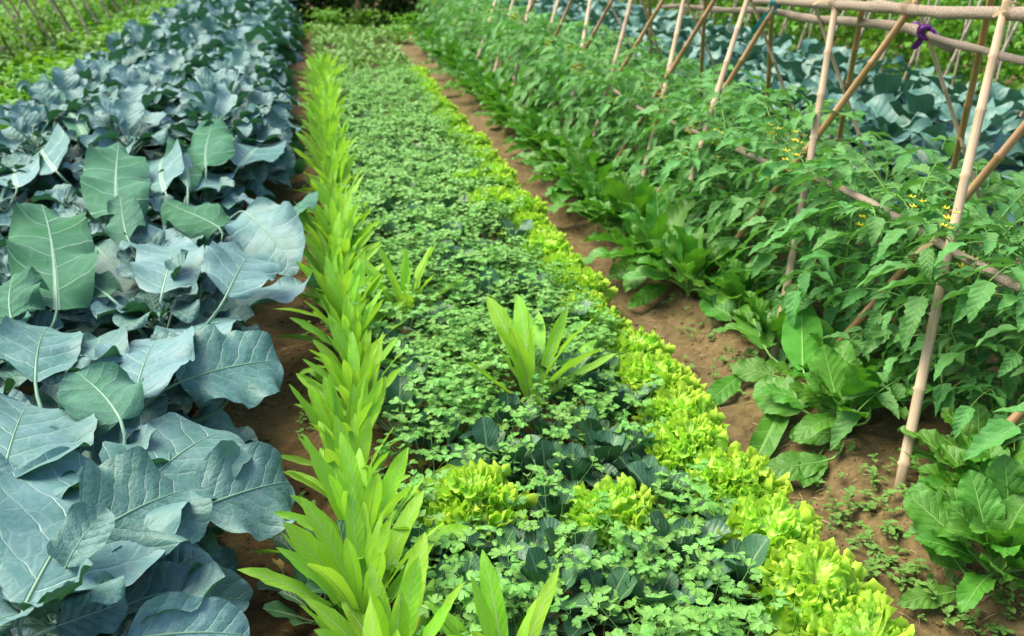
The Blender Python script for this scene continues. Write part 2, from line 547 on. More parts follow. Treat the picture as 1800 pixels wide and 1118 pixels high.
MAT['bam_l'] = plain_mat('split_bamboo_pale', (0.22, 0.16, 0.10), (0.60, 0.46, 0.29), 4, 0.5, 0.3, 0.001, (14, 1.2, 1))
MAT['bam_d'] = plain_mat('old_bamboo_brown', (0.22, 0.12, 0.045), (0.42, 0.27, 0.11), 3, 0.45, 0.3, 0.001, (6, 1.5, 1), 0.4)
MAT['bam_g'] = plain_mat('weathered_stick', (0.26, 0.21, 0.15), (0.48, 0.42, 0.34), 3, 0.7, 0.3, 0.001, (8, 1.5, 1))
MAT['bark'] = plain_mat('grey_bark', (0.13, 0.095, 0.065), (0.44, 0.36, 0.27), 4, 0.85, 0.9, 0.006, (5, 9, 1))
MAT['teal'] = plain_mat('teal_ribbon', (0.0, 0.16, 0.17), (0.02, 0.30, 0.28), 30, 0.35)
MAT['purple'] = plain_mat('purple_ribbon', (0.10, 0.01, 0.16), (0.24, 0.03, 0.30), 30, 0.35)
MAT['twine'] = plain_mat('straw_twine', (0.34, 0.24, 0.12), (0.48, 0.37, 0.2), 30, 0.8)
MAT['straw'] = plain_mat('dry_straw', (0.38, 0.27, 0.14), (0.58, 0.46, 0.28), 30, 0.8)
MAT['wood'] = plain_mat('shrub_twig', (0.10, 0.07, 0.04), (0.2, 0.14, 0.08), 10, 0.9)
MAT['soil'] = soil_mat()
MAT['clod'] = MAT['soil']


# ------------------------------------------------------------------ ground
def ss(a, b, x):
    t = min(1, max(0, (x - a) / (b - a)))
    return t * t * (3 - 2 * t)


def gz(x, y):
    wob = 0.03 * math.sin(y * 1.7) + 0.02 * math.sin(y * 4.1 + 1)
    z = 0.05 * ss(-0.14, -0.03, x + wob * 0.5) * (1 - ss(1.08, 1.2, x + wob))       # the middle bed
    z += 0.05 * ss(-0.34, -0.46, x + wob)                                             # broccoli bed
    z += 0.06 * ss(1.38, 1.56, x - wob)                                               # trellis bed
    z -= 0.03 * (1 - ss(0, 0.13, abs(x + 0.24))) * 0.6
    if 1.0 < y < 9 and -1.2 < x < 2.4:
        z += 0.030 * (mn.noise(Vector((x * 5, y * 5, 0))))
        z += 0.016 * (mn.noise(Vector((x * 14, y * 14, 3))))
        z += 0.010 * abs(mn.noise(Vector((x * 34, y * 34, 7))))
    else:
        z += 0.02 * mn.noise(Vector((x * 2, y * 2, 0)))
    return z


def grid_axis(segs):
    a = []
    for s0, s1, st in segs:
        n = max(1, int(round((s1 - s0) / st)))
        a += [s0 + (s1 - s0) * i / n for i in range(n)]
    a.append(segs[-1][1])
    return a


gx = grid_axis([(-70, -10, 6), (-10, -2, 0.8), (-2, -0.5, 0.08), (-0.5, 0.02, 0.014), (0.02, 1.05, 0.06), (1.05, 1.75, 0.014), (1.75, 3, 0.1), (3, 10, 0.8), (10, 70, 6)])
gy = grid_axis([(-6, 1, 0.5), (1, 1.4, 0.05), (1.4, 3.4, 0.014), (3.4, 6, 0.028), (6, 13, 0.1), (13, 24, 1.0), (24, 120, 8)])
gv = [(x, y, gz(x, y)) for y in gy for x in gx]
nx = len(gx)
gi = np.arange(len(gv)).reshape(len(gy), nx)
a, b, c, d = gi[:-1, :-1].ravel(), gi[:-1, 1:].ravel(), gi[1:, 1:].ravel(), gi[1:, :-1].ravel()
gf = np.concatenate([np.stack([a, b, c], 1), np.stack([a, c, d], 1)])
ground = put('ground', to_mesh(M(gv, gf), 'ground', [MAT['soil']]))
tag(ground, kind='structure')

# low bank of bare earth at the far right end of the plots
bk = []
for j in range(15):
    for i in range(25):
        u, v_ = i / 24 * 2 - 1, j / 14 * 2 - 1
        bk.append((6.4 + u * 1.7, 22.5 + v_ * 2.0, 0.75 * max(0, 1 - u * u) * max(0, 1 - v_ * v_) - 0.03 + 0.05 * mn.noise(Vector((u * 3, v_ * 3, 1)))))
ids = np.arange(len(bk)).reshape(15, 25)
a, b, c, d = ids[:-1, :-1].ravel(), ids[:-1, 1:].ravel(), ids[1:, 1:].ravel(), ids[1:, :-1].ravel()
tag(put('soil_bank', to_mesh(M(bk, np.concatenate([np.stack([a, b, c], 1), np.stack([a, c, d], 1)])), 'soil_bank',
                             [plain_mat('dry_earth', (0.42, 0.29, 0.16), (0.55, 0.40, 0.24), 6, 0.95)])), kind='structure')


def rock(seed, n=6):
    r = random.Random(seed)
    v, f = [], []
    rings = 3
    v.append((0, 0, -0.6))
    for i in range(1, rings):
        a = PI * i / rings
        for k in range(n):
            an = 2 * PI * k / n
            q = r.uniform(0.7, 1.15)
            v.append((math.cos(an) * math.sin(a) * q, math.sin(an) * math.sin(a) * q, -math.cos(a) * 0.7 * q))
    v.append((0, 0, 0.65))
    for k in range(n):
        f.append((0, 1 + (k + 1) % n, 1 + k))
        f += [(1 + k, 1 + (k + 1) % n, 1 + n + (k + 1) % n), (1 + k, 1 + n + (k + 1) % n, 1 + n + k)]
        f.append((1 + n + k, 1 + n + (k + 1) % n, 1 + 2 * n))
    return M(v, f)


rocks = [rock(i) for i in range(6)]
cl = []
for i in range(5200):
    side = rnd.random() < 0.45
    x = rnd.uniform(-0.5, -0.03) if side else rnd.uniform(1.1, 1.85)
    y = 1.4 + 4.6 * rnd.random() ** 1.5
    s = rnd.uniform(0.0015, 0.005) if rnd.random() < 0.84 else rnd.uniform(0.005, 0.013)
    if not side and x < 1.35 and rnd.random() < 0.6: s *= 0.5
    cl.append(rnd.choice(rocks).tr(Matrix.Translation((x, y, gz(x, y) + s * 0.15)) @ Matrix.Rotation(rnd.uniform(0, 6.28), 4, 'Z') @ Matrix.Diagonal((s, s * rnd.uniform(0.6, 1), s * 0.7, 1))))
tag(put('soil_clods', to_mesh(join(cl), 'soil_clods', [MAT['clod']], False)), kind='stuff', cat='soil clods', label='small crumbs and clods of brown earth scattered over both soil paths')

st = []
for i in range(420):
    x = rnd.uniform(1.15, 1.8) if rnd.random() < 0.75 else rnd.uniform(-0.42, -0.05)
    y = 1.5 + 3.5 * rnd.random() ** 1.4
    an, L = rnd.uniform(0, 6.28), rnd.uniform(0.01, 0.05)
    p0 = Vector((x, y, gz(x, y) + 0.004))
    p1 = p0 + Vector((math.cos(an), math.sin(an), 0)) * L
    p1.z = gz(p1.x, p1.y) + 0.005
    st.append(tube([p0, (p0 + p1) / 2 + Vector((0, 0, 0.004)), p1], [0.0009] * 3, 4))
tag(put('straw_litter', to_mesh(join(st), 'straw_litter', [MAT['straw']])), kind='stuff', cat='litter', label='pale bits of straw and dry stalk littering the soil paths')


# small weeds
def seedling(seed, mi=0):
    r = random.Random(seed)
    ms = []
    h = r.uniform(0.015, 0.05)
    ms.append(tube([(0, 0, -0.01), (r.uniform(-.005, .005), r.uniform(-.005, .005), h)], [0.0009, 0.0007], 3, False))
    for k in range(r.randint(4, 7)):
        L = r.uniform(0.010, 0.024)
        lf = blade(L, L * 0.65, lambda u: math.sin(PI * min(1, u * 0.9 + 0.08)) ** 0.8, 4, 1, cup=0.2, curv=0.5)
        ms.append(lf.tr(radial(k * 2.4 + r.random(), r.uniform(0.1, 0.8), (0, 0, h * r.uniform(0.5, 1)))))
    return join(ms)


seeds = [seedling(i) for i in range(8)]
wd = []
for i in range(680):
    q = rnd.random()
    if q < 0.22:
        x, y = rnd.uniform(-0.15, -0.01), 1.4 + rnd.random() ** 1.3 * 5
    elif q < 0.6:
        c0 = P(*rnd.choice([(1520, 900), (1540, 940), (1500, 895), (1580, 990), (1260, 640), (1290, 670), (1560, 1000), (1330, 650), (1600, 900), (1530, 870), (1230, 590), (1700, 1085), (1780, 1060), (1640, 880), (1690, 860), (1780, 820), (1740, 1090)]), 0.03)
        x, y = c0.x + rnd.gauss(0, 0.06), c0.y + rnd.gauss(0, 0.07)
    else:
        x, y = 1.42 + abs(rnd.gauss(0, 0.12)), 1.5 + rnd.random() * 6
    wd.append(rnd.choice(seeds).tr(Matrix.Translation((x, y, gz(x, y))) @ Matrix.Rotation(rnd.uniform(0, 6.28), 4, 'Z') @ Matrix.Scale(rnd.uniform(0.6, 1.3), 4)))
tag(put('weed_seedlings', to_mesh(join(wd), 'weed_seedlings', [MAT['weed']])), kind='stuff', cat='weeds', label='tiny green weed seedlings sprouting along the edges of the soil paths')


# ------------------------------------------------------------------ far setting: shrubs closing the plot
def leafcloud(seed, n, rx, ry, rz, ls, z0=0.0):
    r = random.Random(seed)
    base = [blade(1, 0.5, lambda u: math.sin(PI * min(1, u * 0.92 + 0.05)) ** 0.8, 3, 1, curv=0.6, cup=0.15, seed=k) for k in range(3)]
    ms = []
    for i in range(n):
        a, t = r.uniform(0, 6.28), r.random() ** 0.35
        zz = r.random() ** 1.5
        k = (0.55 + 0.45 * mn.noise(Vector((math.cos(a) * 2, math.sin(a) * 2, zz * 3 + seed)))) + 0.35
        p = (math.cos(a) * t * rx * k, math.sin(a) * t * ry * k, z0 + zz * rz * (0.7 + 0.3 * k))
        ms.append(r.choice(base).tr(radial(r.uniform(0, 6.28), r.uniform(-0.6, 1.0), p, ls * r.uniform(0.6, 1.4))))
    return join(ms)


shm = [to_mesh(leafcloud(50 + i, 3600, 1.0, 0.8, 1.5, 0.13), 'shrub_crown', [MAT['hedge']]) for i in range(3)]


def twigs(seed, n, rx, rz):
    r = random.Random(seed)
    ms = []
    for i in range(n):
        a = r.uniform(0, 6.28)
        e = Vector((math.cos(a) * rx * r.random(), math.sin(a) * rx * r.random() * 0.7, rz * r.uniform(0.6, 1)))
        ms.append(tube([(0, 0, -0.05), e * 0.5 + Vector((r.uniform(-.05, .05), 0, 0.05)), e], [0.014, 0.009, 0.004], 4))
    return join(ms)


twm = to_mesh(twigs(3, 9, 0.5, 1.3), 'shrub_stems', [MAT['wood']])
sp = [(-1.2, 19.8), (-0.2, 18.6), (0.9, 17.6), (2.0, 17.9), (3.2, 19.6), (4.6, 21.5), (5.4, 25.0), (8.2, 21.0), (7.6, 24.5), (-3.0, 22.6), (-4.8, 23.5), (-6.8, 23.0), (9.6, 17.0), (9.2, 13.5), (8.6, 10.2), (8.0, 7.4), (7.6, 5.0), (-8.4, 20.5)]
sl = ['behind the far end of the blue-green broccoli bed', 'closing the furrow beyond the broccoli bed', 'at the head of the middle bed beyond the seedlings', 'behind the far end of the right-hand soil path',
      'behind the farthest tomato plants', 'beyond the far end of the trellis', 'beside the bare earth bank at the top', 'to the right of the bare earth bank', 'behind the bare earth bank']
for i, (x, y) in enumerate(sp):
    lab = 'dark green leafy shrub ' + (sl[i] if i < len(sl) else ('behind the left bean poles, %s from the broccoli' % nth(i - 8) if i < 12 else 'behind the right-hand bean vines, %s from the far end' % nth(i - 11)) if i < 17 else 'at the far left behind the bean poles')
    t = thing('garden_shrub', (x, y, 0), rnd.uniform(0, 6), lab, 'shrub', 'shrubs around the far edge of the plots', rnd.uniform(0.95, 1.3))
    put('crown', shm[i % 3], t)
    put('stem', twm, t)

# ------------------------------------------------------------------ bamboo trellis
def bamboo(p0, p1, r0, r1, seed, split=False):
    r = random.Random(seed)
    p0, p1 = Vector(p0), Vector(p1)
    L = (p1 - p0).length
    pts, rad = [], []
    n = int(L / 0.21) + 1
    bow = Vector((r.uniform(-1, 1), r.uniform(-1, 1), 0)) * 0.020
    off = r.uniform(0, 0.15)
    s = 0.0
    ss_ = [0.0]
    k = off
    while k < L:
        ss_ += [k - 0.007, k, k + 0.007]
        k += r.uniform(0.17, 0.25)
    ss_.append(L)
    ss_ = sorted(set(max(0, min(L, q)) for q in ss_))
    for q in ss_:
        t = q / L
        pts.append(p0.lerp(p1, t) + bow * math.sin(PI * t))
        nod = any(abs(q - (off + 0)) < 0 for _ in ())
        rad.append(r0 + (r1 - r0) * t)
    for i in range(1, len(ss_) - 1):
        if abs(ss_[i] - ss_[i - 1]) < 0.0075 and abs(ss_[i + 1] - ss_[i]) < 0.0075:
            rad[i] *= 1.3
    m = tube(pts, rad, 9)
    if split:      # a split cane is flatter than round
        c = (p1 - p0).normalized()
        a = c.cross(Vector((0, 0, 1))).normalized().cross(c)
        av = np.array(a)
        ctr = np.array(p0)
        dd = (m.v - ctr) @ av
        m.v = m.v - np.outer(dd * 0.4, av)
    return m


# front legs: (top at the ridge, foot), pale split canes
LIGHT = [((2.1, 2.684, 1.339), (1.55, 2.046)), ((2.1, 3.709, 1.28), (1.55, 2.874)), ((2.1, 4.538, 1.24), (1.55, 4.006)), ((2.1, 5.415, 1.185), (1.55, 4.615)),
         ((2.1, 6.352, 1.15), (1.55, 5.604)), ((2.1, 7.35, 1.12), (1.55, 6.171)), ((2.1, 8.295, 1.08), (1.55, 7.421)), ((2.1, 9.349, 1.04), (1.55, 7.943)),
         ((2.1, 10.108, 1.0), (1.55, 8.9)), ((2.1, 11.063, 0.98), (1.55, 10.0)), ((2.1, 12.422, 0.95), (1.55, 11.405))]
DARK = [((2.1, 3.194, 1.291), (1.60, 3.75)), ((2.1, 4.231, 1.246), (1.60, 4.68)), ((2.1, 4.952, 1.214), (1.60, 5.42)), ((2.1, 5.747, 1.164), (1.60, 6.26)),
        ((2.1, 6.735, 1.13), (1.60, 7.08)), ((2.1, 7.822, 1.1), (1.60, 7.9)), ((2.1, 9.0, 1.06), (1.60, 9.3)), ((2.1, 2.51, 1.012), (1.60, 2.75)), ((2.1, 1.963, 0.651), (1.56, 1.95))]
BACK = [((2.15, 3.233, 1.321), (2.75, 3.044), 0), ((2.15, 2.833, 1.346), (2.75, 3.711), 1), ((2.15, 3.582, 1.299), (2.75, 4.675), 1), ((2.15, 3.949, 1.24), (2.75, 3.848), 0),
        ((2.15, 4.572, 1.197), (2.75, 4.593), 0), ((2.15, 4.382, 1.249), (2.75, 5.479), 1), ((2.15, 5.173, 1.199), (2.75, 6.482), 1), ((2.15, 5.498, 1.179), (2.75, 5.436), 0),
        ((2.15, 6.287, 1.129), (2.75, 6.805), 0), ((2.15, 6.151, 1.138), (2.75, 7.695), 1), ((2.15, 7.036, 1.083), (2.75, 6.911), 0)]


def leg(top, foot, r, dark, seed, label, group, ext=0.12):
    t, f = Vector(top), Vector((foot[0], foot[1], gz(*foot) - 0.04))
    d = (t - f)
    e = t + d * ext if t.z > 1.1 or ext != 0.12 else f + d * (1.35 / max(0.3, t.z))
    o = put('bamboo_pole', to_mesh(bamboo(f, e, r * 1.1, r * 0.88, seed, not dark), 'bamboo_pole', [MAT['bam_d' if dark else 'bam_l']]))
    tag(o, label, 'bamboo pole', group)


for i, (t, f) in enumerate(LIGHT):
    leg(t, f, 0.0150, 0, 100 + i, 'pale split bamboo pole on the trellis path side, %s from the near end' % nth(i + 1), 'pale front poles of the trellis')
for i, (t, f) in enumerate(DARK):
    lab = 'brown bamboo pole slanting across the trellis path side, %s from the near end' % nth(i + 3) if i < 7 else (
        'brown bamboo pole leaning right above the nearest leaf beet clump' if i == 8 else 'brown bamboo pole leaning towards the right edge behind the nearest pale pole')
    leg(t, f, 0.0140, 1, 140 + i, lab, 'brown front poles of the trellis')
kb = [0, 0]
for i, (t, f, dk) in enumerate(BACK):
    kb[dk] += 1
    leg(t, f, 0.013, dk, 170 + i, ('brown' if dk else 'pale') + ' bamboo pole on the trellis rear side, %s %s one from the near end' % (nth(kb[dk]), 'brown' if dk else 'pale'),
        'rear poles of the trellis')


def branch(pts, r0, r1, seed, amp=0.012, step=0.09):
    r = random.Random(seed)
    pts = [Vector(p) for p in pts]
    out, rad = [], []
    tot = sum((pts[i + 1] - pts[i]).length for i in range(len(pts) - 1))
    acc = 0
    for i in range(len(pts) - 1):
        L = (pts[i + 1] - pts[i]).length
        n = max(1, int(L / step))
        for k in range(n + (1 if i == len(pts) - 2 else 0)):
            t = k / n
            s = (acc + L * t)
            p = pts[i].lerp(pts[i + 1], t)
            p = p + Vector((0, mn.noise(Vector((s * 1.7, seed, 0))), mn.noise(Vector((s * 1.7, seed, 9))))) * amp * 2
            p = p + Vector((mn.noise(Vector((s * 6, seed, 0))), 0, mn.noise(Vector((s * 6, seed, 9))))) * amp * 0.6
            out.append(p)
            q = r0 + (r1 - r0) * s / tot
            rad.append(q * (1 + 0.22 * mn.noise(Vector((s * 9, seed, 2)))) * (1.2 if r.random() < 0.1 else 1))
        acc += L
    return tube(out, rad, 10, True, 4.0)


def rail(pts, r0, r1, seed, label):
    o = put('trellis_rail', to_mesh(branch(pts, r0, r1, seed), 'trellis_rail', [MAT['bark']]))
    tag(o, label, 'wooden rail', 'branch rails of the tomato trellis')


rail([(2.13, 0.9, 1.38), (2.1, 2.6, 1.322), (2.1, 3.18, 1.292), (2.1, 3.65, 1.275), (2.1, 4.45, 1.245)], 0.024, 0.019, 5, 'thick grey branch rail along the near top of the tomato trellis')
rail([(2.13, 4.3, 1.262), (2.13, 5.6, 1.2), (2.12, 7.6, 1.13)], 0.017, 0.013, 6, 'slimmer branch rail continuing the trellis top towards the far end')
rail([(2.12, 7.4, 1.15), (2.12, 9.8, 1.06), (2.12, 12.6, 0.98)], 0.016, 0.012, 16, 'farthest branch rail along the top of the trellis')
rail([(2.235, 3.10, 1.165), (2.2, 3.32, 1.213), (2.2, 3.72, 1.204), (2.2, 4.22, 1.188), (2.2, 5.23, 1.153), (2.2, 6.1, 1.101)], 0.019, 0.013, 7, 'crooked grey branch rail with its sawn end under the purple ribbon')
rail([(2.22, 1.5, 1.15), (2.2, 2.69, 1.172), (2.2, 3.17, 1.20), (2.22, 3.33, 1.225)], 0.014, 0.012, 8, 'thin pale branch rail running right from the purple ribbon')
rail([(1.84, 1.5, 0.66), (1.83, 2.1, 0.655), (1.815, 2.6, 0.69), (1.81, 3.0, 0.69), (1.81, 3.45, 0.68), (1.81, 3.9, 0.645)], 0.014, 0.012, 9, 'dark low branch rail among the tomato leaves at the near right')
rail([(1.83, 3.8, 0.655), (1.82, 4.9, 0.60), (1.82, 6.0, 0.63), (1.82, 7.4, 0.6)], 0.013, 0.010, 10, 'low branch rail half hidden in the middle tomato plants')


def wrap(c, axis, r, turns, tr_, mat, name, label, cat, tails=2, seed=0, tw=0.004):
    rr = random.Random(seed)
    ax = Vector(axis).normalized()
    a = ax.orthogonal().normalized()
    b = ax.cross(a)
    pts = []
    n = int(turns * 12)
    for i in range(n + 1):
        an = 2 * PI * i / 12
        pts.append(Vector(c) + ax * (i / n - 0.5) * tr_ + (a * math.cos(an) + b * math.sin(an)) * (r + 0.002 * math.sin(i)))
    ms = [tube(pts, [tw] * len(pts), 5)]
    for k in range(tails):
        p = Vector(c) + ax * rr.uniform(-0.5, 0.5) * tr_
        d = Vector((rr.uniform(-1, 1), rr.uniform(-1, 0.2), rr.uniform(-0.2, 1))).normalized()
        L = rr.uniform(0.04, 0.07)
        q = blade(L, 0.014 if tw < 0.005 else 0.026, lambda u: 0.6 + 0.4 * math.sin(PI * u), 6, 1, curv=1.2, seed=seed + k)
        ms.append(q.tr(frame(p + d * r, d, (0.3, -0.5, 0.8))))
    o = put(name, to_mesh(join(ms), name, [mat]))
    tag(o, label, cat)
    return o


wrap((2.2, 3.22, 1.208), (0.3, 1, 0.05), 0.022, 4, 0.034, MAT['purple'], 'ribbon_tie', 'purple plastic ribbon knotted round the crooked rail and a rear pole', 'ribbon', 4, 1, 0.008)
tl = put('ribbon_tie', to_mesh(join([tube([Vector((2.1, 4.23, 1.246)) + Vector((0.022 * math.cos(q * .52), (q - 18) * 0.0015, 0.022 * math.sin(q * .52))) for q in range(37)], [0.0045] * 37, 5),
                                     blade(0.15, 0.03, lambda u: 0.8 + 0.3 * math.sin(PI * u), 8, 1, curv=0.4, twist=0.5).tr(frame((2.09, 4.22, 1.225), (-0.55, 0.35, -0.75), (-0.4, -0.8, 0.2)))]),
                               'ribbon_tie', [MAT['teal']]))
tag(tl, 'teal plastic ribbon hanging from the top rail above the tomatoes', 'ribbon')
for i, (c, lab) in enumerate([((1.815, 3.43, 0.68), 'straw coloured twine loop tied to the low rail beside the second pale pole'), ((1.83, 2.45, 0.67), 'straw coloured twine tied to the low rail near the right edge'),
                              ((1.82, 5.0, 0.60), 'straw coloured twine knotted on the low rail in the middle of the tomato row')]):
    wrap(c, (0, 1, 0), 0.024, 3, 0.03, MAT['twine'], 'twine_tie', lab, 'twine', 2, 30 + i, 0.0018)

for i, (c, lab) in enumerate([((2.1, 2.66, 1.325), 'straw twine lashing the nearest pale pole to the top rail'), ((2.1, 3.19, 1.291), 'straw twine lashing a brown pole to the top rail above the purple ribbon'),
                              ((2.1, 3.70, 1.275), 'straw twine lashing the second pale pole to the top rail')]):
    wrap(c, (0, 1, 0.0), 0.028, 4, 0.04, MAT['twine'], 'twine_tie', lab, 'twine', 1, 50 + i, 0.0015)

# ------------------------------------------------------------------ broccoli
def bp_(u):   # egg shaped, blunt tip, short shoulders
    return interp([(0, 0.14), (0.03, 0.36), (0.08, 0.60), (0.16, 0.80), (0.28, 0.94), (0.42, 1.0), (0.6, 0.99), (0.73, 0.9), (0.82, 0.77), (0.89, 0.61), (0.94, 0.45), (0.98, 0.26), (1, 0.06)], u)


def broc_leaf(seed, L, W, nu=18, nv=8, pet=None, cup=None, curv=None, wav=1.0, mid=True, tipcurl=None, roll=None):
    r = random.Random(seed)
    k1 = r.uniform(1.4, 2.4)
    waves = [(W * 0.10 * wav, k1, 2.0), (W * 0.03 * wav, k1 * 2.3, 3.5), (W * 0.006 * wav, 8 + r.random() * 3, 5)]
    return blade(L, W, bp_, nu, nv, cup=r.uniform(0.0, 0.6) if cup is None else cup, waves=waves, roll=r.uniform(-0.35, 0.45) if roll is None else roll,
                 curv=r.uniform(0.1, 1.0) if curv is None else curv, pet=L * 0.55 if pet is None else pet, pr=0.0055, petcurv=r.uniform(-0.1, 0.4),
                 mid=0.0042 * min(1, L / 0.24) if mid else 0, twist=r.uniform(-0.35, 0.35), seed=seed, jag=0.03, side=r.uniform(-0.3, 0.3),
                 tipcurl=r.uniform(-0.3, 0.8) if tipcurl is None else tipcurl)


BL = [to_mesh(broc_leaf(200 + i, 0.26, 0.21), 'broccoli_leaf', [MAT['broc'], MAT['brocpet']]) for i in range(12)]
BLs = [to_mesh(broc_leaf(230 + i, 0.26, 0.20, 9, 4), 'broccoli_leaf', [MAT['broc'], MAT['brocpet']]) for i in range(8)]
BCs = [to_mesh(broc_leaf(260 + i, 0.25, 0.17, 9, 4, pet=0.06, cup=0.4), 'cabbage_leaf', [MAT['cab'], MAT['brocpet']]) for i in range(6)]
BST = to_mesh(tube([(0, 0, -0.04), (0.004, 0, 0.1), (0, 0.004, 0.26)], [0.016, 0.014, 0.010], 8), 'broccoli_stem', [MAT['brocpet']])


def broccoli(x, y, label, group, n=15, meshes=BL, hero=False, sc=1.0, name='broccoli_plant', cat='broccoli plant', hmax=1.0, tall=False):
    t = thing(name, (x, y, gz(x, y) - 0.01), 0, label, cat, group, sc)
    put('stem', BST, t)
    a0 = rnd.uniform(0, 6.28)
    for i in range(n):
        f = i / (n - 1)           # 0 outer/low ... 1 inner/high
        az = a0 + i * 2.399 + rnd.uniform(-0.25, 0.25)
        el = 0.10 + 1.10 * f + rnd.uniform(-0.15, 0.15)
        s = (1.05 - 0.35 * f) * rnd.uniform(0.85, 1.12)
        if hero:
            el = 0.0 + 1.0 * f
            s *= 0.92
        h = (0.07 + 0.17 * f) * hmax
        if tall:
            el, s, h = 0.15 + 1.05 * f + rnd.uniform(-0.25, 0.25), 0.86 * s, 0.08 + 0.24 * f
            if math.sin(az) < -0.2: el *= 0.62
        elif hero and i % 3 == 0:
            s, h = s * 0.85, h + 0.07
        put('leaf', rnd.choice(meshes), t, radial(az, el, (0, 0, h), s, rnd.uniform(-0.25, 0.25)))
    return t


# leaves of the nearest plants that the photo shows large: foot of the blade (px, py), its tip, width in px, height, rise, facing (1 upper side, -1 underside)
HERO = [
    ((45, 1062), (188, 765), 350, 0.40, 0.10, 1, 0.2), ((168, 935), (322, 835), 215, 0.42, 0.03, 1, 0.3), ((352, 892), (520, 826), 172, 0.30, 0.0, 1, 0.1),
    ((232, 880), (372, 705), 215, 0.36, 0.06, 1, 0.1), ((2, 850), (40, 662), 250, 0.46, 0.06, 1, 0.2), ((225, 1125), (432, 1085), 120, 0.30, 0.0, 1, 0.4),
    ((238, 1035), (426, 1060), 92, 0.20, -0.03, 1, 1.0), ((312, 900), (315, 980), 66, 0.16, -0.05, 1, 0.5), ((315, 672), (487, 608), 168, 0.38, 0.02, 1, 0.2),
    ((236, 700), (268, 552), 158, 0.42, 0.08, 1, 0.3), ((212, 738), (160, 640), 150, 0.44, 0.06, -1, 0.1), ((62, 672), (60, 528), 128, 0.45, 0.09, 1, 0.1),
    ((158, 672), (190, 550), 112, 0.42, 0.07, 1, 0.3), ((100, 545), (98, 335), 168, 0.44, 0.17, -1, -0.1), ((285, 515), (318, 388), 120, 0.45, 0.08, 1, 0.3),
    ((398, 520), (450, 400), 118, 0.44, 0.08, 1, 0.3), ((428, 545), (525, 468), 120, 0.30, 0.03, 1, 0.2), ((208, 378), (192, 238), 135, 0.48, 0.14, -1, 0.0),
    ((165, 430), (238, 512), 90, 0.36, -0.03, 1, 0.3), ((430, 372), (510, 425), 100, 0.38, 0.0, 1, 0.4), ((385, 400), (300, 348), 90, 0.46, 0.05, -1, 0.2),
    ((160, 212), (142, 98), 110, 0.50, 0.14, 1, 0.1), ((150, 238), (95, 128), 74, 0.50, 0.14, -1, 0.0), ((98, 300), (22, 215), 104, 0.46, 0.06, 1, 0.3),
    ((30, 330), (0, 245), 96, 0.42, 0.05, 1, 0.3), ((290, 335), (246, 225), 96, 0.46, 0.09, 1, 0.2), ((362, 225), (396, 142), 100, 0.46, 0.08, 1, 0.1),
    ((362, 292), (352, 212), 110, 0.48, 0.09, -1, 0.2), ((420, 292), (492, 212), 96, 0.42, 0.05, 1, 0.4), ((468, 218), (522, 198), 56, 0.32, 0.0, 1, 0.2),
    ((330, 340), (395, 262), 90, 0.42, 0.05, 1, 0.5), ((20, 560), (0, 480), 120, 0.46, 0.08, -1, 0.2), ((190, 520), (120, 470), 90, 0.42, 0.03, -1, 0.5),
    ((300, 640), (390, 560), 120, 0.34, 0.03, 1, 0.2), ((300, 620), (415, 520), 130, 0.36, 0.03, 1, 0.1), ((130, 960), (260, 905), 140, 0.30, 0.0, 1, 0.3),
    ((100, 1100), (215, 1060), 110, 0.34, 0.02, 1, 0.5), ((10, 900), (70, 800), 170, 0.44, 0.03, 1, 0.2), ((225, 420), (200, 345), 74, 0.44, 0.1, -1, 0.1),
    ((352, 500), (330, 430), 70, 0.38, 0.06, 1, 0.3), ((500, 395), (535, 335), 50, 0.33, 0.05, -1, 0.1), ((395, 690), (330, 640), 80, 0.3, 0.03, 1, 0.4),
    ((120, 1000), (215, 1010), 110, 0.26, 0.0, 1, 0.4), ((330, 330), (310, 180), 78, 0.46, 0.1, -1, 0.1), ((205, 170), (215, 90), 80, 0.48, 0.08, 1, 0.2)]
cols = [(-0.62, 'column beside the furrow'), (-1.12, 'middle column of that bed'), (-1.66, 'outer left column')]
heroplants, brocs = [], []
for ci, (cx, cl_) in enumerate(cols):
    y = 1.62 + 0.28 * (ci == 1)
    k = 0
    while y < 19.5:
        x = cx + rnd.uniform(-0.05, 0.05) 
        if seen((x, y, 0.35), 260):
            k += 1
            near = y < 5.6
            t = broccoli(x, y, 'blue-green broccoli plant, %s from the near end, %s' % (nth(k), cl_), 'broccoli plants in the left bed',
                         n=28 if near else (30 if y < 9 else 22), meshes=BL if y < 9 else BLs, hero=near, sc=1.0 if near else rnd.uniform(1.2, 1.35), tall=not near)
            if near: heroplants.append(t)
        y += 0.52 + rnd.uniform(-0.04, 0.04) + (0.08 if y > 9 else 0)
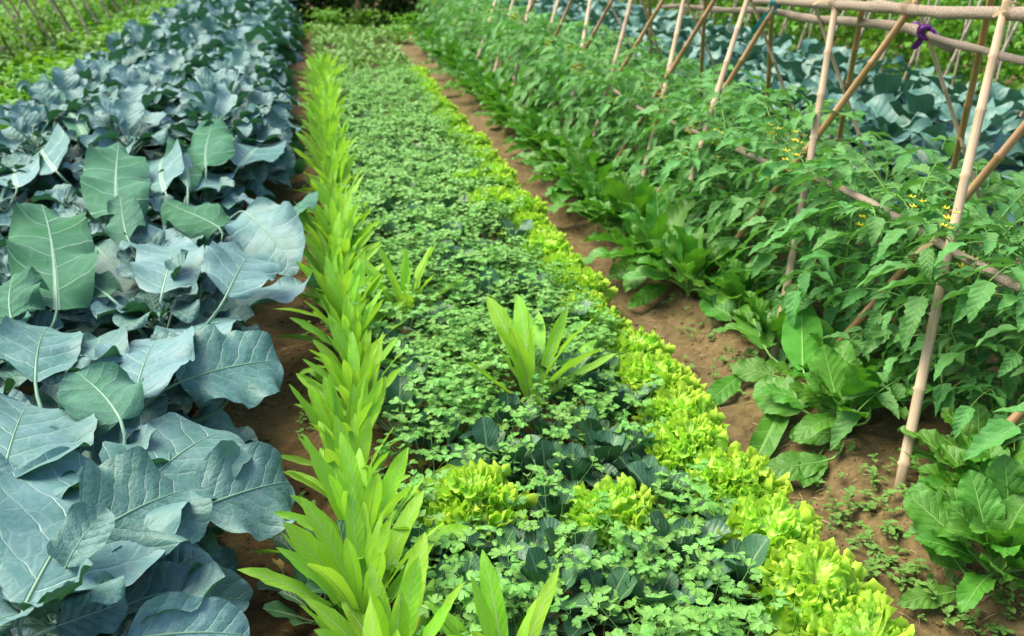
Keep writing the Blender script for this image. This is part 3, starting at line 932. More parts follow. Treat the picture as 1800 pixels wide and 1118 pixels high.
for hi, (b, tp, wpx, h, dh, face, cup) in enumerate(HERO):
    B = P(b[0], b[1], h)
    T = P(tp[0], tp[1], h + dh)
    depth = (B - CAMP).dot(CF)
    W = wpx / FPX * depth * (1.12 if face > 0 else 0.95)
    L = (T - B).length * 1.06
    if L < W * 0.8: L = W * 0.9
    ax = (T - B).normalized()
    tc = (CAMP - B).normalized()
    rh = random.Random(hi * 7 + 1)
    nrm = (tc * 0.7 + Vector((rh.uniform(-0.4, 0.4), rh.uniform(-0.2, 0.2), 0.55)) * (0.35 if hi < 6 else 1)) * face
    if hi < 6: nrm = (tc * 0.8 + Vector((0, 0, 0.4)))
    pl = min(heroplants, key=lambda t: (Vector((t.location.x, t.location.y)) - Vector((B.x, B.y)) + Vector((ax.x, ax.y)) * 0.12).length)
    m = broc_leaf(400 + hi, L, W, 34, 14, pet=0, cup=cup * 0.6, curv=0.35 if face > 0 else -0.2, wav=0.9 if face > 0 else 1.5, roll=rh.uniform(-0.12, 0.2), tipcurl=0.5 * random.Random(hi).random())
    # turn the blade so its chord meets the tip
    fr = frame(B, ax, nrm)
    m = m.tr(fr)
    root = Vector((pl.location.x, pl.location.y, 0.12))
    if (root - B).length > 0.34: root = B + (root - B).normalized() * 0.34
    ctl = B - ax * min(0.12, (root - B).length * 0.5)
    pts = [root * (1 - q) ** 2 + ctl * 2 * q * (1 - q) + B * q * q for q in (0, .2, .4, .6, .8, 1)]
    pet = setmi(tube(pts, [0.008, 0.007, 0.0062, 0.0056, 0.005, 0.0044], 7, False), 1)
    mm = join([m, pet])
    mm.v = mm.v - np.array(pl.location)
    o = put('leaf', to_mesh(mm, 'broccoli_leaf', [MAT['broc'], MAT['brocpet']]), pl)
    if hi == 6: o['label'] = 'drooping dull leaf with a yellowed tip'

# cabbages in the bed behind the trellis
for ci, cx in enumerate((3.25, 3.85, 4.45)):
    y, k = 4.4, 0
    while y < 17:
        x = cx + rnd.uniform(-0.06, 0.06)
        if seen((x, y, 0.3), 120):
            k += 1
            broccoli(x, y, 'blue-green cabbage behind the trellis, %s from the near end, %s column' % (nth(k), ('near', 'middle', 'far')[ci]), 'cabbages in the bed behind the trellis',
                     n=15, meshes=BCs, sc=1.45, name='cabbage_plant', cat='cabbage plant')
        y += 0.55

# ------------------------------------------------------------------ sword-leaf lettuce
def cp_(u):
    return interp([(0, 0.30), (0.1, 0.36), (0.3, 0.62), (0.5, 0.92), (0.65, 1.0), (0.8, 0.85), (0.9, 0.56), (0.965, 0.28), (1, 0.03)], u)


def celt_leaf(seed, L=0.31, W=0.055, nu=14, nv=3):
    r = random.Random(seed)
    return blade(L, W, cp_, nu, nv, cup=r.uniform(0.1, 0.45), waves=[(W * 0.05, r.uniform(2, 4), 1.5), (W * 0.03, 8, 2)], curv=r.uniform(0.0, 0.7), side=r.uniform(-0.25, 0.25),
                 twist=r.uniform(-0.8, 0.8), seed=seed, mid=0.0016)


CM = [to_mesh(celt_leaf(600 + i, 0.31, 0.040 + 0.007 * (i % 3)), 'lettuce_blade', [MAT['celt'], MAT['celtrib'] if 'celtrib' in MAT else MAT['bokpet']]) for i in range(10)]


def sword(x, y, label, group=None, n=15, sc=1.0, spread=1.0):
    t = thing('sword_leaf_lettuce', (x, y, gz(x, y)), 0, label, 'lettuce', group, sc)
    a0 = rnd.uniform(0, 6.28)
    for i in range(n):
        f = i / (n - 1)
        el = (0.86 + 0.66 * f ** 0.8) + rnd.uniform(-0.10, 0.10)
        if i < 3: el = rnd.uniform(0.35, 0.7)
        el = PI / 2 - (PI / 2 - el) * spread
        s = (0.72 + 0.40 * math.sin(PI * (0.25 + 0.6 * f))) * rnd.uniform(0.8, 1.1)
        az = a0 + i * 2.399 + rnd.uniform(-0.3, 0.3)
        put('leaf', rnd.choice(CM), t, radial(az, el, (math.cos(az) * 0.012, math.sin(az) * 0.012, 0.0 + 0.05 * f), s * 0.95, rnd.uniform(-0.5, 0.5)))
    return t


y, k = 1.30, 0
while y < 10.75:
    k += 1
    sword(0.03 + rnd.uniform(-0.035, 0.035), y, 'yellow-green sword-leaf lettuce, %s from the near end of the furrow-side row' % nth(k), 'sword-leaf lettuces in the long left row', n=20 if y < 5 else 16, sc=rnd.uniform(0.82, 1.04))
    y += 0.235 * rnd.uniform(0.85, 1.15)
iso = [(P(935, 728, 0.05), 'large yellow-green sword-leaf lettuce standing alone amid the coriander', 18, 1.22, 1.8), (P(712, 575, 0.05), 'sword-leaf lettuce in the coriander just right of the lettuce row', 15, 1.1, 1.5),
       (P(890, 1265, 0.05), 'sword-leaf lettuce whose tips enter at the bottom edge of the coriander bed', 12, 0.95, 1.0), (P(600, 300, 0.05), 'small sword-leaf lettuce beside the far part of the row', 9, 0.7, 1.2)]
lone = []
for p, lab, n, sc, spd in iso:
    lone.append((p.x, p.y, 0.11))
    sword(p.x, p.y, lab, None, n, sc, spd)

# ------------------------------------------------------------------ frilled lettuces
def let_leaf(seed, L=0.13, W=0.11):
    r = random.Random(seed)
    ph, ph2 = r.uniform(0, 6), r.uniform(0, 6)
    R = lambda t: 0.88 + 0.07 * math.sin(7 * t + ph) + 0.03 * math.sin(29 * t + ph2) - 0.10 * abs(t) ** 3
    return fan(L, W, R, 1.35, 14, 130, waves=[(0.007, 4, 1.5), (0.009, 9, 2.5), (0.011, 19, 3.5), (0.011, 38, 4.5), (0.005, 70, 7)], bend=r.uniform(0.9, 2.1), cup=0.1, seed=seed, jit=0.0022, crk=0.008)


LM = [to_mesh(let_leaf(700 + i, 0.115, 0.105), 'frilled_leaf', [MAT['let']]) for i in range(8)]


def frilled(x, y, label, group=None, n=17, sc=1.0, z=None):
    n += 3; sc *= 1.18
    t = thing('frilled_lettuce', (x, y, gz(x, y) if z is None else z), 0, label, 'lettuce', group, sc)
    a0 = rnd.uniform(0, 6.28)
    for i in range(n):
        f = i / (n - 1)
        az = a0 + i * 2.399 + rnd.uniform(-0.2, 0.2)
        put('leaf', rnd.choice(LM), t, radial(az, 0.45 + 1.1 * f + rnd.uniform(-0.15, 0.15), (math.cos(az) * 0.012 * (1 - f), math.sin(az) * 0.012 * (1 - f), 0.03 + 0.045 * f), (1.05 - 0.4 * f) * rnd.uniform(0.85, 1.1), rnd.uniform(-0.3, 0.3)))
    return t


taken = []
y, k = 1.36, 0
while y < 10.6:
    k += 1
    x = (1.0 if y < 2.3 else 1.025) + rnd.uniform(-0.03, 0.03)
    gap = k in (3,)
    frilled(x, y, 'lime frilled lettuce, %s from the near end of the path-edge row' % nth(k), 'frilled lettuces along the path', n=17 if y < 5 else 12, sc=rnd.uniform(0.88, 1.1) * (1.15 if y < 3.2 else 1.0))
    taken.append((x, y, 0.095))
    y += rnd.uniform(0.20, 0.285)
for px, py, sc, lab in [(830, 925, 1.12, 'frilled lettuce inside the bed right of the sword-leaf row, nearest of the inner ones'), (1075, 945, 1.0, 'frilled lettuce in the bed among dark tatsoi near the bottom'),
                        (860, 385, 1.1, 'frilled lettuce inside the bed level with the middle of the path row'), (930, 415, 0.9, 'small frilled lettuce between the path row and the inner clump'),
                        (820, 345, 1.0, 'frilled lettuce behind the inner clump in the middle of the bed'), (1290, 905, 0.9, 'frilled lettuce tucked on the bed side of the path row near the bottom')]:
    p = P(px, py, 0.08)
    frilled(p.x, p.y, lab, None, 17, sc * 1.08)
    taken.append((p.x, p.y, 0.125))

# ------------------------------------------------------------------ tatsoi
def tp_(u):
    return interp([(0, 0.2), (0.1, 0.45), (0.3, 0.85), (0.5, 1.0), (0.7, 0.97), (0.85, 0.76), (0.94, 0.5), (1, 0.05)], u)


TM = [to_mesh(blade(0.092, 0.070, tp_, 9, 3, cup=random.Random(i).uniform(0.1, 0.6), waves=[(0.003, 2, 2)], curv=random.Random(i).uniform(0.1, 0.9), pet=0.065, pr=0.003, petcurv=-0.1, seed=800 + i, mid=0.0015),
              'tatsoi_leaf', [MAT['bok'], MAT['bokpet']]) for i in range(6)]


def tatsoi(x, y, label, group, n=9, sc=1.0):
    t = thing('tatsoi_plant', (x, y, gz(x, y)), 0, label, 'tatsoi', group, sc)
    a0 = rnd.uniform(0, 6.28)
    for i in range(n):
        f = i / (n - 1)
        put('leaf', rnd.choice(TM), t, radial(a0 + i * 2.399, 0.45 + 0.8 * f + rnd.uniform(-0.15, 0.15), (0, 0, 0.0), rnd.uniform(0.85, 1.2), rnd.uniform(-0.2, 0.2)))
    if rnd.random() < 0.35:
        put('withered_leaf', YM, t, radial(rnd.uniform(0, 6.28), 0.5, (0, 0, 0.0), rnd.uniform(0.7, 1.0)))


YM = to_mesh(blade(0.07, 0.045, tp_, 7, 2, cup=0.6, waves=[(0.005, 3, 2)], curv=0.9, pet=0.05, pr=0.0025, seed=5), 'withered_leaf', [MAT['yellow'], MAT['bokpet']])
spots = [(960, 850), (1010, 860), (1060, 830), (1110, 815), (1160, 800), (1210, 800), (900, 840), (860, 815), (1130, 860), (1040, 790), (1180, 850), (975, 920), (1015, 940), (860, 1010), (920, 1000), (1000, 1010),
         (740, 1000), (545, 990), (620, 1020), (1120, 1010), (1190, 1000), (1240, 960), (1060, 1090), (1140, 1090), (1300, 1050), (1240, 1060), (960, 1080), (800, 1080), (1290, 860), (1260, 900), (1150, 900),
         (1090, 730), (1140, 700), (1190, 740), (1040, 720), (900, 760), (1000, 700), (1060, 680), (760, 600), (1110, 650), (880, 620), (1000, 600), (720, 700), (690, 650), (780, 790), (700, 760),
         (840, 470), (880, 500), (800, 500), (760, 480), (920, 470), (960, 500), (860, 540), (930, 540), (990, 540), (1010, 480), (690, 440), (740, 440), (1030, 560), (790, 450), (910, 440),
         (680, 400), (720, 410), (930, 350), (970, 400), (1000, 430), (880, 330), (700, 360), (740, 330), (790, 390), (640, 330), (660, 290), (700, 270), (730, 290), (770, 300), (640, 230), (900, 370),
         (1240, 780), (1300, 830), (1350, 960), (560, 1060), (1100, 560), (1060, 520), (1085, 610), (1170, 780)]
tat = []
for px, py in spots:
    p = P(px, py, 0.08)
    if p.x < 0.1 and py < 900: continue
    tat.append((p.y, p.x, 11 if py > 500 else 10, rnd.uniform(0.9, 1.1) + (0.1 if py < 600 else 0)))
tat = [q for q in tat if not any((q[1] - a) ** 2 + (q[0] - b) ** 2 < (c + 0.03) ** 2 for a, b, c in taken) and q[1] < 0.92]
dark = [(q[1], q[0]) for q in tat]
for i in range(70):
    x, y = rnd.uniform(0.15, 0.95), rnd.uniform(1.5, 9.0)
    if any((x - a) ** 2 + (y - b) ** 2 < c * c for a, b, c in taken): continue
    tat.append((y, x, 7, rnd.uniform(0.65, 0.85)))
cnt = [0, 0, 0, 0]
for y, x, n, sc in sorted(tat):
    q = 0 if x < 0.33 else 1 if x < 0.56 else 2 if x < 0.8 else 3
    cnt[q] += 1
    tatsoi(x, y, 'dark tatsoi rosette in the coriander, %s from near in the %s' % (nth(cnt[q]), ('strip beside the sword-leaf row', 'left-of-centre strip', 'right-of-centre strip', 'strip beside the frilled row')[q]), 'tatsoi plants scattered through the coriander', n, sc)

# ------------------------------------------------------------------ coriander
def cor_leaf(seed, detail=1):
    r = random.Random(seed)
    H = r.uniform(0.10, 0.19)
    lean = r.uniform(0.0, 0.05)
    pts = [(0, 0, 0), (0, lean * 0.3, H * 0.5), (0, lean, H)]
    ms = [setmi(tube(pts, [0.0014, 0.0012, 0.0009], 3, False), 1)]
    R = lambda t: 0.62 + 0.36 * abs(math.cos(t * PI * 1.5)) ** 0.6 + 0.06 * math.cos(t * PI * 9) - 0.1 * t * t
    lay = [(0, 0.0), (1.35, 0.0), (-1.35, 0.0)]
    if r.random() < 0.6:
        lay += [(1.3, -0.026), (-1.3, -0.026)]
    for an, back in lay:
        L = r.uniform(0.021, 0.029) * (0.85 if back else 1)
        lf = fan(L, L * 0.92, R, 1.12, 2, 36 if detail else 10, waves=[(0.0025, 4, 2)], bend=r.uniform(0.1, 0.9), cup=r.uniform(-0.1, 0.25), seed=seed + int(an * 10), y0=L * 0.15)
        base = Vector((0, lean + back * 0.6, H + back * 0.75))
        a2 = PI / 2 - an
        d = Vector((math.cos(a2), math.sin(a2) + 0.1, 0.25 + r.uniform(-0.15, 0.25)))
        if an:
            ms.append(setmi(tube([base, base + d.normalized() * 0.010], [0.0008, 0.0007], 3, False), 1))
            base = base + d.normalized() * 0.008
        ms.append(lf.tr(frame(base, d, (r.uniform(-.2, .2), -0.15, 1))))
    return join(ms)


CLM = [cor_leaf(900 + i) for i in range(12)]
CLO = [to_mesh(m, 'coriander_leaf', [MAT['cor'], MAT['corstem']]) for m in CLM]
CLF = [cor_leaf(930 + i, 0) for i in range(6)]


def cor_positions(y0, y1, dens):
    out = []
    n = int((y1 - y0) * 0.95 * dens)
    for i in range(n * 3):
        if len(out) >= n: break
        x, y = rnd.uniform(0.13, 0.955), rnd.uniform(y0, y1)
        if any((x - a) ** 2 + (y - b) ** 2 < (c * 0.98) ** 2 for a, b, c in taken + lone): continue
        g = mn.noise(Vector((x * 3.1, y * 2.2, 4)))
        if g < -0.12 and rnd.random() < 0.5: continue
        if any((x - a) ** 2 + (y - b) ** 2 < 0.0050 for a, b in dark) and rnd.random() < 0.92: continue
        out.append((x, y))
    return out


cps = sorted(cor_positions(1.35, 10.3, 120), key=lambda q: q[1])
cps = [q for q in cps if seen((q[0], q[1], 0.15), 60)]
for i, (x, y) in enumerate(cps[:300]):
    t = thing('coriander_plant', (x, y, gz(x, y) - 0.003), rnd.uniform(0, 6.28), 'small coriander plant with mint green lobed leaves in the dense middle bed', 'coriander', 'coriander plants in the middle bed', rnd.uniform(0.85, 1.2))
    for j in range(6):
        put('leaf', CLO[rnd.randrange(12)], t, Matrix.Rotation(j * 1.05 + rnd.uniform(-.3, .3), 4, 'Z') @ Matrix.Rotation(-rnd.uniform(0.05, 0.50), 4, 'X') @ Matrix.Scale(rnd.uniform(0.75, 1.12), 4))
ms = []
for x, y in cps[300:]:
    for j in range(5 if y < 6 else 4):
        ms.append(rnd.choice(CLF).tr(Matrix.Translation((x, y, gz(x, y))) @ Matrix.Rotation(rnd.uniform(0, 6.28), 4, 'Z') @ Matrix.Rotation(-rnd.uniform(0.05, 0.5), 4, 'X') @ Matrix.Scale(rnd.uniform(0.8, 1.25), 4)))
if ms:
    tag(put('coriander_patch', to_mesh(join(ms), 'coriander_patch', [MAT['cor'], MAT['corstem']])), 'dense coriander filling the farther part of the middle bed', 'coriander', kind='stuff')

# far seedling bed
ms = []
base = blade(0.07, 0.035, lambda u: math.sin(PI * min(1, u * 0.9 + 0.08)) ** 0.7, 4, 1, cup=0.3, curv=0.6)
for i in range(2600):
    x, y = rnd.uniform(-0.02, 1.08), rnd.uniform(10.9, 16.2)
    if mn.noise(Vector((x * 2.5, y * 0.9, 8))) < -0.2: continue
    ms.append(base.tr(radial(rnd.uniform(0, 6.28), rnd.uniform(0.3, 1.2), (x, y, gz(x, y) + rnd.uniform(0, 0.09)), rnd.uniform(0.8, 1.6))))
tag(put('seedling_bed', to_mesh(join(ms), 'seedling_bed', [MAT['seed']])), 'patchy green leaf seedlings covering the far end of the middle bed', 'seedlings', kind='stuff')

# ------------------------------------------------------------------ leaf beet along the right of the path
def sp_(u):
    return interp([(0, 0.22), (0.08, 0.5), (0.2, 0.82), (0.38, 1.0), (0.6, 0.95), (0.8, 0.7), (0.92, 0.42), (1, 0.04)], u)


def beet_leaf(seed, L=0.19, W=0.088):
    r = random.Random(seed)
    return blade(L, W * r.uniform(0.85, 1.15), sp_, 15, 5, cup=r.uniform(-0.1, 0.5), waves=[(W * 0.09, r.uniform(2, 3.2), 1.5), (W * 0.05, r.uniform(5, 7), 2)], curv=r.uniform(0.1, 1.3),
                 pet=0.10, pr=0.0035, petcurv=r.uniform(-0.2, 0.3), twist=r.uniform(-0.5, 0.5), seed=seed, mid=0.002, side=r.uniform(-0.3, 0.3))


SM = [to_mesh(beet_leaf(1000 + i), 'beet_leaf', [MAT['spin'], MAT['spinpet']]) for i in range(10)]


def beet(x, y, label, group=None, n=15, sc=1.0, low=0.42, z=None):
    t = thing('leaf_beet', (x, y, gz(x, y)), 0, label, 'leaf beet', group, sc)
    a0 = rnd.uniform(0, 6.28)
    for i in range(n):
        f = i / (n - 1)
        put('leaf', rnd.choice(SM), t, radial(a0 + i * 2.399 + rnd.uniform(-.3, .3), low + (1.4 - low) * f ** 0.75 + rnd.uniform(-.15, .15), (0, 0, 0.005 + 0.02 * (1 - f)), rnd.uniform(0.8, 1.12), rnd.uniform(-0.4, 0.4)))
    return t


bs_ = [(1.56, 1.64, 0.84, 34), (1.66, 1.80, 0.88, 28), (1.74, 1.97, 0.9, 18), (1.60, 2.42, 0.95, 24), (1.66, 2.66, 0.9, 14), (1.60, 2.98, 0.95, 18), (1.62, 3.32, 1.05, 18)]
y = 3.62
while y < 13.8:
    bs_.append((1.53 + rnd.uniform(-0.06, 0.06), y, rnd.uniform(1.0, 1.35), 23 if y < 8 else 18))
    y += 0.27 * rnd.uniform(0.85, 1.2) + (0.1 if y > 8 else 0)
beets = []
for i, (x, y, sc, n) in enumerate(bs_):
    beets += [beet(x, y, 'glossy green leaf beet clump, %s from the near end along the path' % nth(i + 1), 'leaf beet clumps along the trellis bed', n, sc)]

BH = [((1390, 690), (1316, 818), 48, 0.10, -0.07, 1), ((1445, 812), (1345, 822), 62, 0.06, -0.02, 1), ((1440, 800), (1418, 838), 50, 0.04, -0.01, 1), ((1412, 650), (1408, 545), 80, 0.20, 0.11, -1),
      ((1475, 715), (1448, 622), 84, 0.16, 0.11, -1), ((1345, 612), (1312, 522), 74, 0.14, 0.10, 1), ((1142, 345), (1132, 268), 46, 0.22, 0.16, -1), ((1182, 410), (1176, 305), 44, 0.2, 0.18, -1),
      ((1300, 662), (1242, 702), 44, 0.06, -0.03, 1), ((1170, 500), (1112, 528), 34, 0.07, -0.03, 1), ((1700, 965), (1606, 868), 100, 0.14, 0.10, 1), ((1735, 945), (1712, 835), 84, 0.16, 0.14, 1),
      ((1775, 925), (1770, 812), 90, 0.18, 0.16, 1), ((1680, 1040), (1590, 1052), 50, 0.05, -0.02, 1), ((1410, 720), (1338, 672), 96, 0.12, 0.04, 1),
      ((1530, 720), (1520, 650), 60, 0.16, 0.12, -1), ((1360, 660), (1290, 640), 56, 0.09, 0.02, 1), ((1690, 1000), (1640, 930), 80, 0.10, 0.06, 1), ((1215, 450), (1190, 400), 50, 0.14, 0.1, 1),
      ((1290, 560), (1235, 520), 60, 0.12, 0.05, 1), ((1470, 760), (1395, 760), 60, 0.08, 0.0, 1)]
for hi, (b, tp, wpx, h, dh, face) in enumerate(BH):
    B, T = P(b[0], b[1], h), P(tp[0], tp[1], max(0.055, h + dh))
    W = wpx / FPX * (B - CAMP).dot(CF) * 0.92
    L = max((T - B).length * 1.08, W * 1.2)
    ax = (T - B).normalized()
    nrm = ((CAMP - B).normalized() * 0.7 + Vector((0, 0, 0.6))) * face
    pl = min(beets, key=lambda t: (t.location - B + Vector((ax.x, ax.y, 0)) * 0.12).length)
    r_ = random.Random(hi)
    m = blade(L, W, sp_, 20, 7, cup=r_.uniform(0, 0.35), waves=[(W * 0.06, 2.3, 1.6), (W * 0.035, 6, 2.2)], curv=0.35, mid=0.0022, seed=hi).tr(frame(B, ax, nrm))
    root = Vector(pl.location) + Vector((0, 0, 0.01))
    if (root - B).length > 0.25: root = B + (root - B).normalized() * 0.25
    root.z = max(root.z, gz(root.x, root.y))
    ctl = B - ax * min(0.08, (root - B).length * 0.5)
    pet = setmi(tube([root * (1 - q) ** 2 + ctl * 2 * q * (1 - q) + B * q * q for q in (0, .25, .5, .75, 1)], [0.005, 0.0045, 0.004, 0.0035, 0.003], 6, False), 1)
    mm = join([m, pet])
    iv = (Matrix.Translation(pl.location) @ Matrix.Scale(pl.scale.x, 4)).inverted()
    put('leaf', to_mesh(mm.tr(iv), 'beet_leaf', [MAT['spin'], MAT['spinpet']]), pl)

# yellowed leaves lying on the coriander
for i, (px, py, hh, lab) in enumerate([(1225, 930, 0.12, 'curled yellow leaf standing in the coriander near the frilled row'), (1158, 948, 0.10, 'small orange-yellow leaf beside the inner frilled lettuce'), (942, 950, 0.1, 'pale withered leaf among tatsoi left of the inner frilled lettuce'),
                                       (500, 1005, 0.03, 'small half-yellow leaf lying at the edge of the furrow'), (1290, 1000, 0.09, 'tan withered leaf under the frilled row near the bottom')]):
    p = P(px, py, hh)
    o = put('withered_leaf', YM, None, radial(rnd.uniform(0, 6.28), rnd.uniform(0.2, 0.9), p - Vector((0, 0, 0.03)), 0.8))
    tag(o, lab, 'leaf')

# ------------------------------------------------------------------ tomatoes
def tlp_(u):
    return interp([(0, 0.22), (0.09, 0.78), (0.17, 0.62), (0.26, 1.0), (0.35, 0.70), (0.44, 0.84), (0.53, 0.55), (0.62, 0.62), (0.71, 0.40), (0.8, 0.38), (0.9, 0.18), (1, 0.02)], u)


def tlp2_(u):
    return interp([(0, 0.3), (0.15, 0.8), (0.35, 1.0), (0.6, 0.75), (0.8, 0.45), (1, 0.02)], u)


def tom_leaf(seed, det=1):
    r = random.Random(seed)
    L = r.uniform(0.20, 0.27)
    droop = r.uniform(0.5, 1.3)
    pts, a, p = [Vector((0, 0, 0))], 0.15, Vector((0, 0, 0))
    n = 7
    for i in range(n):
        p = p + Vector((0, math.cos(a), math.sin(a))) * L / n
        a -= droop / n
        pts.append(p.copy())
    ms = [setmi(tube(pts, [0.0026 - 0.0002 * i for i in range(n + 1)], 4 if det else 3, False), 1)]
    nu, nv = (14, 3) if det else (5, 1)

    def lf(l, seed2):
        return blade(l, l * 0.56, tlp_ if det else tlp2_, nu, nv, cup=0.25, waves=[(l * 0.03, r.uniform(1.5, 3), 1.5)], curv=r.uniform(0.3, 1.1), seed=seed2, fold=r.uniform(0, 0.3), pet=l * 0.1, pr=0.001)
    ms.append(lf(r.uniform(0.10, 0.125), seed).tr(frame(pts[-1], (0, math.cos(a), math.sin(a)), (0, -math.sin(a), math.cos(a)))))
    for q, (i, l) in enumerate(((5, 0.085), (3, 0.078), (4, 0.03), (2, 0.028)) if det else ((5, 0.09), (3, 0.08))):
        for s in (-1, 1):
            d = Vector((s * 1.0, r.uniform(0.3, 0.7), r.uniform(-0.45, 0.05)))
            ms.append(lf(l * r.uniform(0.85, 1.15), seed + q * 7 + s).tr(frame(pts[i], d, (-s * 0.15 + r.uniform(-.2, .2), 0.1, 1))))
    return join(ms)


TLM = [tom_leaf(1100 + i) for i in range(9)]
TLO = [to_mesh(m, 'tomato_leaf', [MAT['tom'], MAT['tomstem']]) for m in TLM]
TLF = [to_mesh(tom_leaf(1150 + i, 0), 'tomato_leaf', [MAT['tom'], MAT['tomstem']]) for i in range(6)]
FL = []
for q in range(7):
    c = Vector((math.sin(q * 2.1) * 0.016, math.cos(q * 1.7) * 0.014, -0.006 * q))
    for k in range(5):
        FL.append(blade(0.011, 0.0055, lambda u: math.sin(PI * min(1, u * 0.9 + 0.1)), 2, 1, curv=-0.6).tr(radial(k * 1.257 + q, 0.1, c)))
    FL.append(setmi(tube([c, c + Vector((0, 0, 0.012))], [0.001, 0.001], 3, False), 1))
FLO = to_mesh(join(FL), 'flower_cluster', [MAT['flower'], MAT['tomstem']])


def tomato(x, y, label, group, n, height, meshes, side=0.0, reach=1.0):
    t = thing('tomato_plant', (x, y, gz(x, y)), 0, label, 'tomato plant', group)
    lx, ly = rnd.uniform(-0.08, 0.08) + side, rnd.uniform(-0.08, 0.08)
    pts = [Vector((lx * q * q, ly * q, height * 0.9 * q)) for q in (0, .25, .5, .75, 1)]
    put('stem', to_mesh(tube([(0, 0, -0.05)] + pts[1:], [0.0075, 0.0065, 0.0055, 0.0045, 0.003], 6), 'tomato_stem', [MAT['tomstem']]), t)
    for i in range(n):
        f = (i + 0.5) / n
        h = 0.12 + 0.88 * f
        q = h
        az = i * 2.399 + rnd.uniform(-0.4, 0.4)
        base = Vector((lx * q * q, ly * q, height * 0.9 * h))
        el = rnd.uniform(-0.1, 0.5) + 0.35 * f
        if rnd.random() < 0.5: base = base + Vector((math.cos(az), math.sin(az), 0.4)) * rnd.uniform(0, 0.14)
        put('leaf', rnd.choice(meshes), t, radial(az, el, base, rnd.uniform(0.75, 1.15) * reach, rnd.uniform(-0.5, 0.5)))
    for i in range(rnd.choice((0, 1, 2, 3)) if y < 8 else 1):
        az = rnd.uniform(2.2, 4.6)
        put('flower_cluster', FLO, t, Matrix.Translation((math.cos(az) * 0.17, math.sin(az) * 0.17, height * rnd.uniform(0.6, 1.0))) @ Matrix.Scale(rnd.uniform(1.4, 1.9), 4))


y, k = 1.85, 0
while y < 16:
    k += 1
    near = y < 5
    tomato((1.89 if y > 2.3 else 2.02) + rnd.uniform(-0.06, 0.06), y, 'leafy tomato plant, %s from the near end of the path-side trellis row' % nth(k), 'tomato plants in the front trellis row', 54 if near else (40 if y < 9 else 24), rnd.uniform(0.70, 0.82), TLO if y < 6 else TLF, -0.07, 1.12 if y < 3 else 1.0)
    y += 0.30 * rnd.uniform(0.9, 1.1) + (0.08 if y > 9 else 0)
y, k = 2.5, 0
while y < 16:
    if seen((2.5, y, 0.6), 200):
        k += 1
        tomato(2.50 + rnd.uniform(-0.05, 0.05), y, 'tomato plant, %s from the near end of the row behind the trellis' % nth(k), 'tomato plants in the rear trellis row', 26 if y < 9 else 18, rnd.uniform(0.56, 0.70), TLF, 0.03)
    y += 0.34 * rnd.uniform(0.9, 1.1) + (0.08 if y > 9 else 0)
# beyond the cabbages' far end, more tomato foliage
# ------------------------------------------------------------------ beans
def beancloud(seed, n, rx, ry, rz, ls, z0=0.0):
    r = random.Random(seed)
    base = [blade(1, 0.85, lambda u: interp([(0, .4), (.12, .85), (.3, 1), (.6, .75), (.85, .35), (1, .03)], u), 4, 2, curv=0.7, cup=0.15, seed=k) for k in range(3)]
    ms = []
    for i in range(n):
        p = (r.gauss(0, 0.5) * rx, r.gauss(0, 0.5) * ry, z0 + rz * r.random() ** 0.8)
        ms.append(r.choice(base).tr(radial(r.uniform(0, 6.28), r.uniform(-1.0, 0.5), p, ls * r.uniform(0.6, 1.3))))
    return join(ms)


def vine(seed, h):
    r = random.Random(seed)
    return tube([(r.uniform(-.03, .03), r.uniform(-.03, .03), -0.04 + h * q / 6) for q in range(7)], [0.004] * 7, 4)


BLOW = [to_mesh(beancloud(1300 + i, 240, 0.32, 0.32, 0.34, 0.075), 'bean_foliage', [MAT['bean']]) for i in range(4)]
BTALL = [to_mesh(beancloud(1320 + i, 420, 0.22, 0.34, 1.15, 0.085), 'bean_foliage', [MAT['bean']]) for i in range(4)]
VL, VT = to_mesh(vine(1, 0.3), 'bean_stem', [MAT['tomstem']]), to_mesh(vine(2, 1.5), 'bean_stem', [MAT['tomstem']])
k = 0
low = []
for ix in range(7):
    for iy in range(32):
        x, y = -2.45 - ix * 0.5 + rnd.uniform(-.1, .1), 4.6 + iy * 0.5 + rnd.uniform(-.1, .1)
        if seen((x, y, 0.2), 80): low.append((x, y, ix))
for ix in range(7):
    k = 0
    for x, y, i2 in sorted(low, key=lambda q: q[1]):
        if i2 != ix: continue
        k += 1
        t = thing('bush_bean', (x, y, 0), rnd.uniform(0, 6.28), 'bushy bean plant left of the broccoli, %s from near in the %s row outward' % (nth(k), nth(ix + 1)), 'bean plant', 'bean plants left of the broccoli bed', rnd.uniform(0.9, 1.35))
        put('foliage', rnd.choice(BLOW), t)
        put('stem', VL, t)
# climbing beans on the left poles
def stick(p0, p1, r, m, label, group, cat='bamboo pole', name='bean_pole'):
    o = put(name, to_mesh(bamboo(p0, p1, r, r * 0.85, rnd.randrange(9999), False), name, [m]))
    tag(o, label, cat, group)


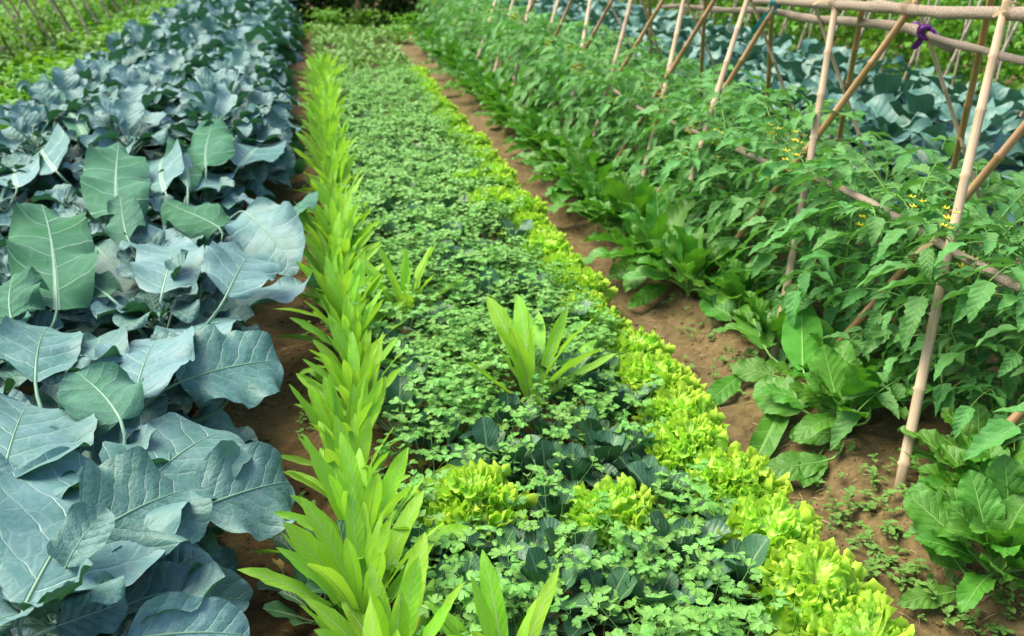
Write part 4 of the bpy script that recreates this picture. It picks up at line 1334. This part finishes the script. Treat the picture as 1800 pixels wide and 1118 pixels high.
y, k = 7.6, 0
while y < 20:
    k += 1
    stick((-2.75, y, -0.03), (-3.45, y + rnd.uniform(-0.1, 0.5), 1.6), 0.016, MAT['bam_l'], 'pale pole of the left bean frame, %s from the near end' % nth(k), 'pale poles of the left bean frame')
    stick((-2.8, y + 0.35, -0.03), (-3.4, y + 0.05 + rnd.uniform(-0.4, 0.1), 1.6), 0.013, MAT['bam_d'], 'brown pole of the left bean frame, %s from the near end' % nth(k), 'brown poles of the left bean frame')
    stick((-4.0, y + 0.2, -0.03), (-3.35, y + rnd.uniform(-0.3, 0.3), 1.6), 0.014, MAT['bam_g'], 'grey outer pole of the left bean frame, %s from the near end' % nth(k), 'outer poles of the left bean frame')
    t = thing('climbing_bean', (-3.2 + rnd.uniform(-.15, .15), y + 0.2, 0), rnd.uniform(0, 6.28), 'broad-leaved climbing bean on the left pole frame, %s from near' % nth(k), 'bean plant', 'climbing beans on the left frame', 0.62)
    put('foliage', rnd.choice(BTALL), t)
    put('stem', VT, t)
    y += 0.85
# climbing beans behind the cabbages
y, k = 4.6, 0
while y < 19:
    k += 1
    for dx, (row, sc) in enumerate((('front', 0.85), ('rear', 1.15))):
        x = 5.6 + dx * 0.75 + rnd.uniform(-.1, .1)
        if seen((x, y, 0.7), 150):
            t = thing('climbing_bean', (x, y, 0), rnd.uniform(0, 6.28), 'climbing bean behind the cabbages, %s from the near end, %s row' % (nth(k), row), 'bean plant', 'climbing beans behind the cabbages', sc * rnd.uniform(0.9, 1.1))
            put('foliage', rnd.choice(BTALL), t)
            put('stem', VT, t)
    stick((4.95, y, -0.03), (5.3 + rnd.uniform(-.1, .1), y - 0.4, 1.75), 0.013, MAT['bam_g'], 'thin grey cane behind the cabbages, leaning back, %s from near' % nth(k), 'grey canes behind the cabbages')
    stick((5.0, y + 0.3, -0.03), (5.3, y + 0.6 + rnd.uniform(-.1, .1), 1.75), 0.009, MAT['bam_g'], 'thin grey cane behind the cabbages, leaning forward, %s from near' % nth(k), 'grey canes behind the cabbages')
    y += 0.5

for x, y, sc, lab in [(1.25, 14.6, 0.8, 'low green growth covering the far end of the right soil path'), (-0.25, 15.2, 0.8, 'low green growth covering the far end of the left furrow'), (0.25, 16.6, 1.1, 'low leafy growth at the head of the middle bed, left side'),
                      (0.9, 16.7, 1.1, 'low leafy growth at the head of the middle bed, right side'), (-0.5, 17.2, 1.0, 'low leafy growth beyond the end of the furrow'), (1.5, 16.0, 1.0, 'low leafy growth between the far path end and the trellis')]:
    t = thing('low_bush', (x, y, 0), rnd.uniform(0, 6), lab, 'bush', 'low bushes closing the far ends of the paths', sc)
    put('foliage', rnd.choice(BLOW), t)
    put('stem', VL, t)
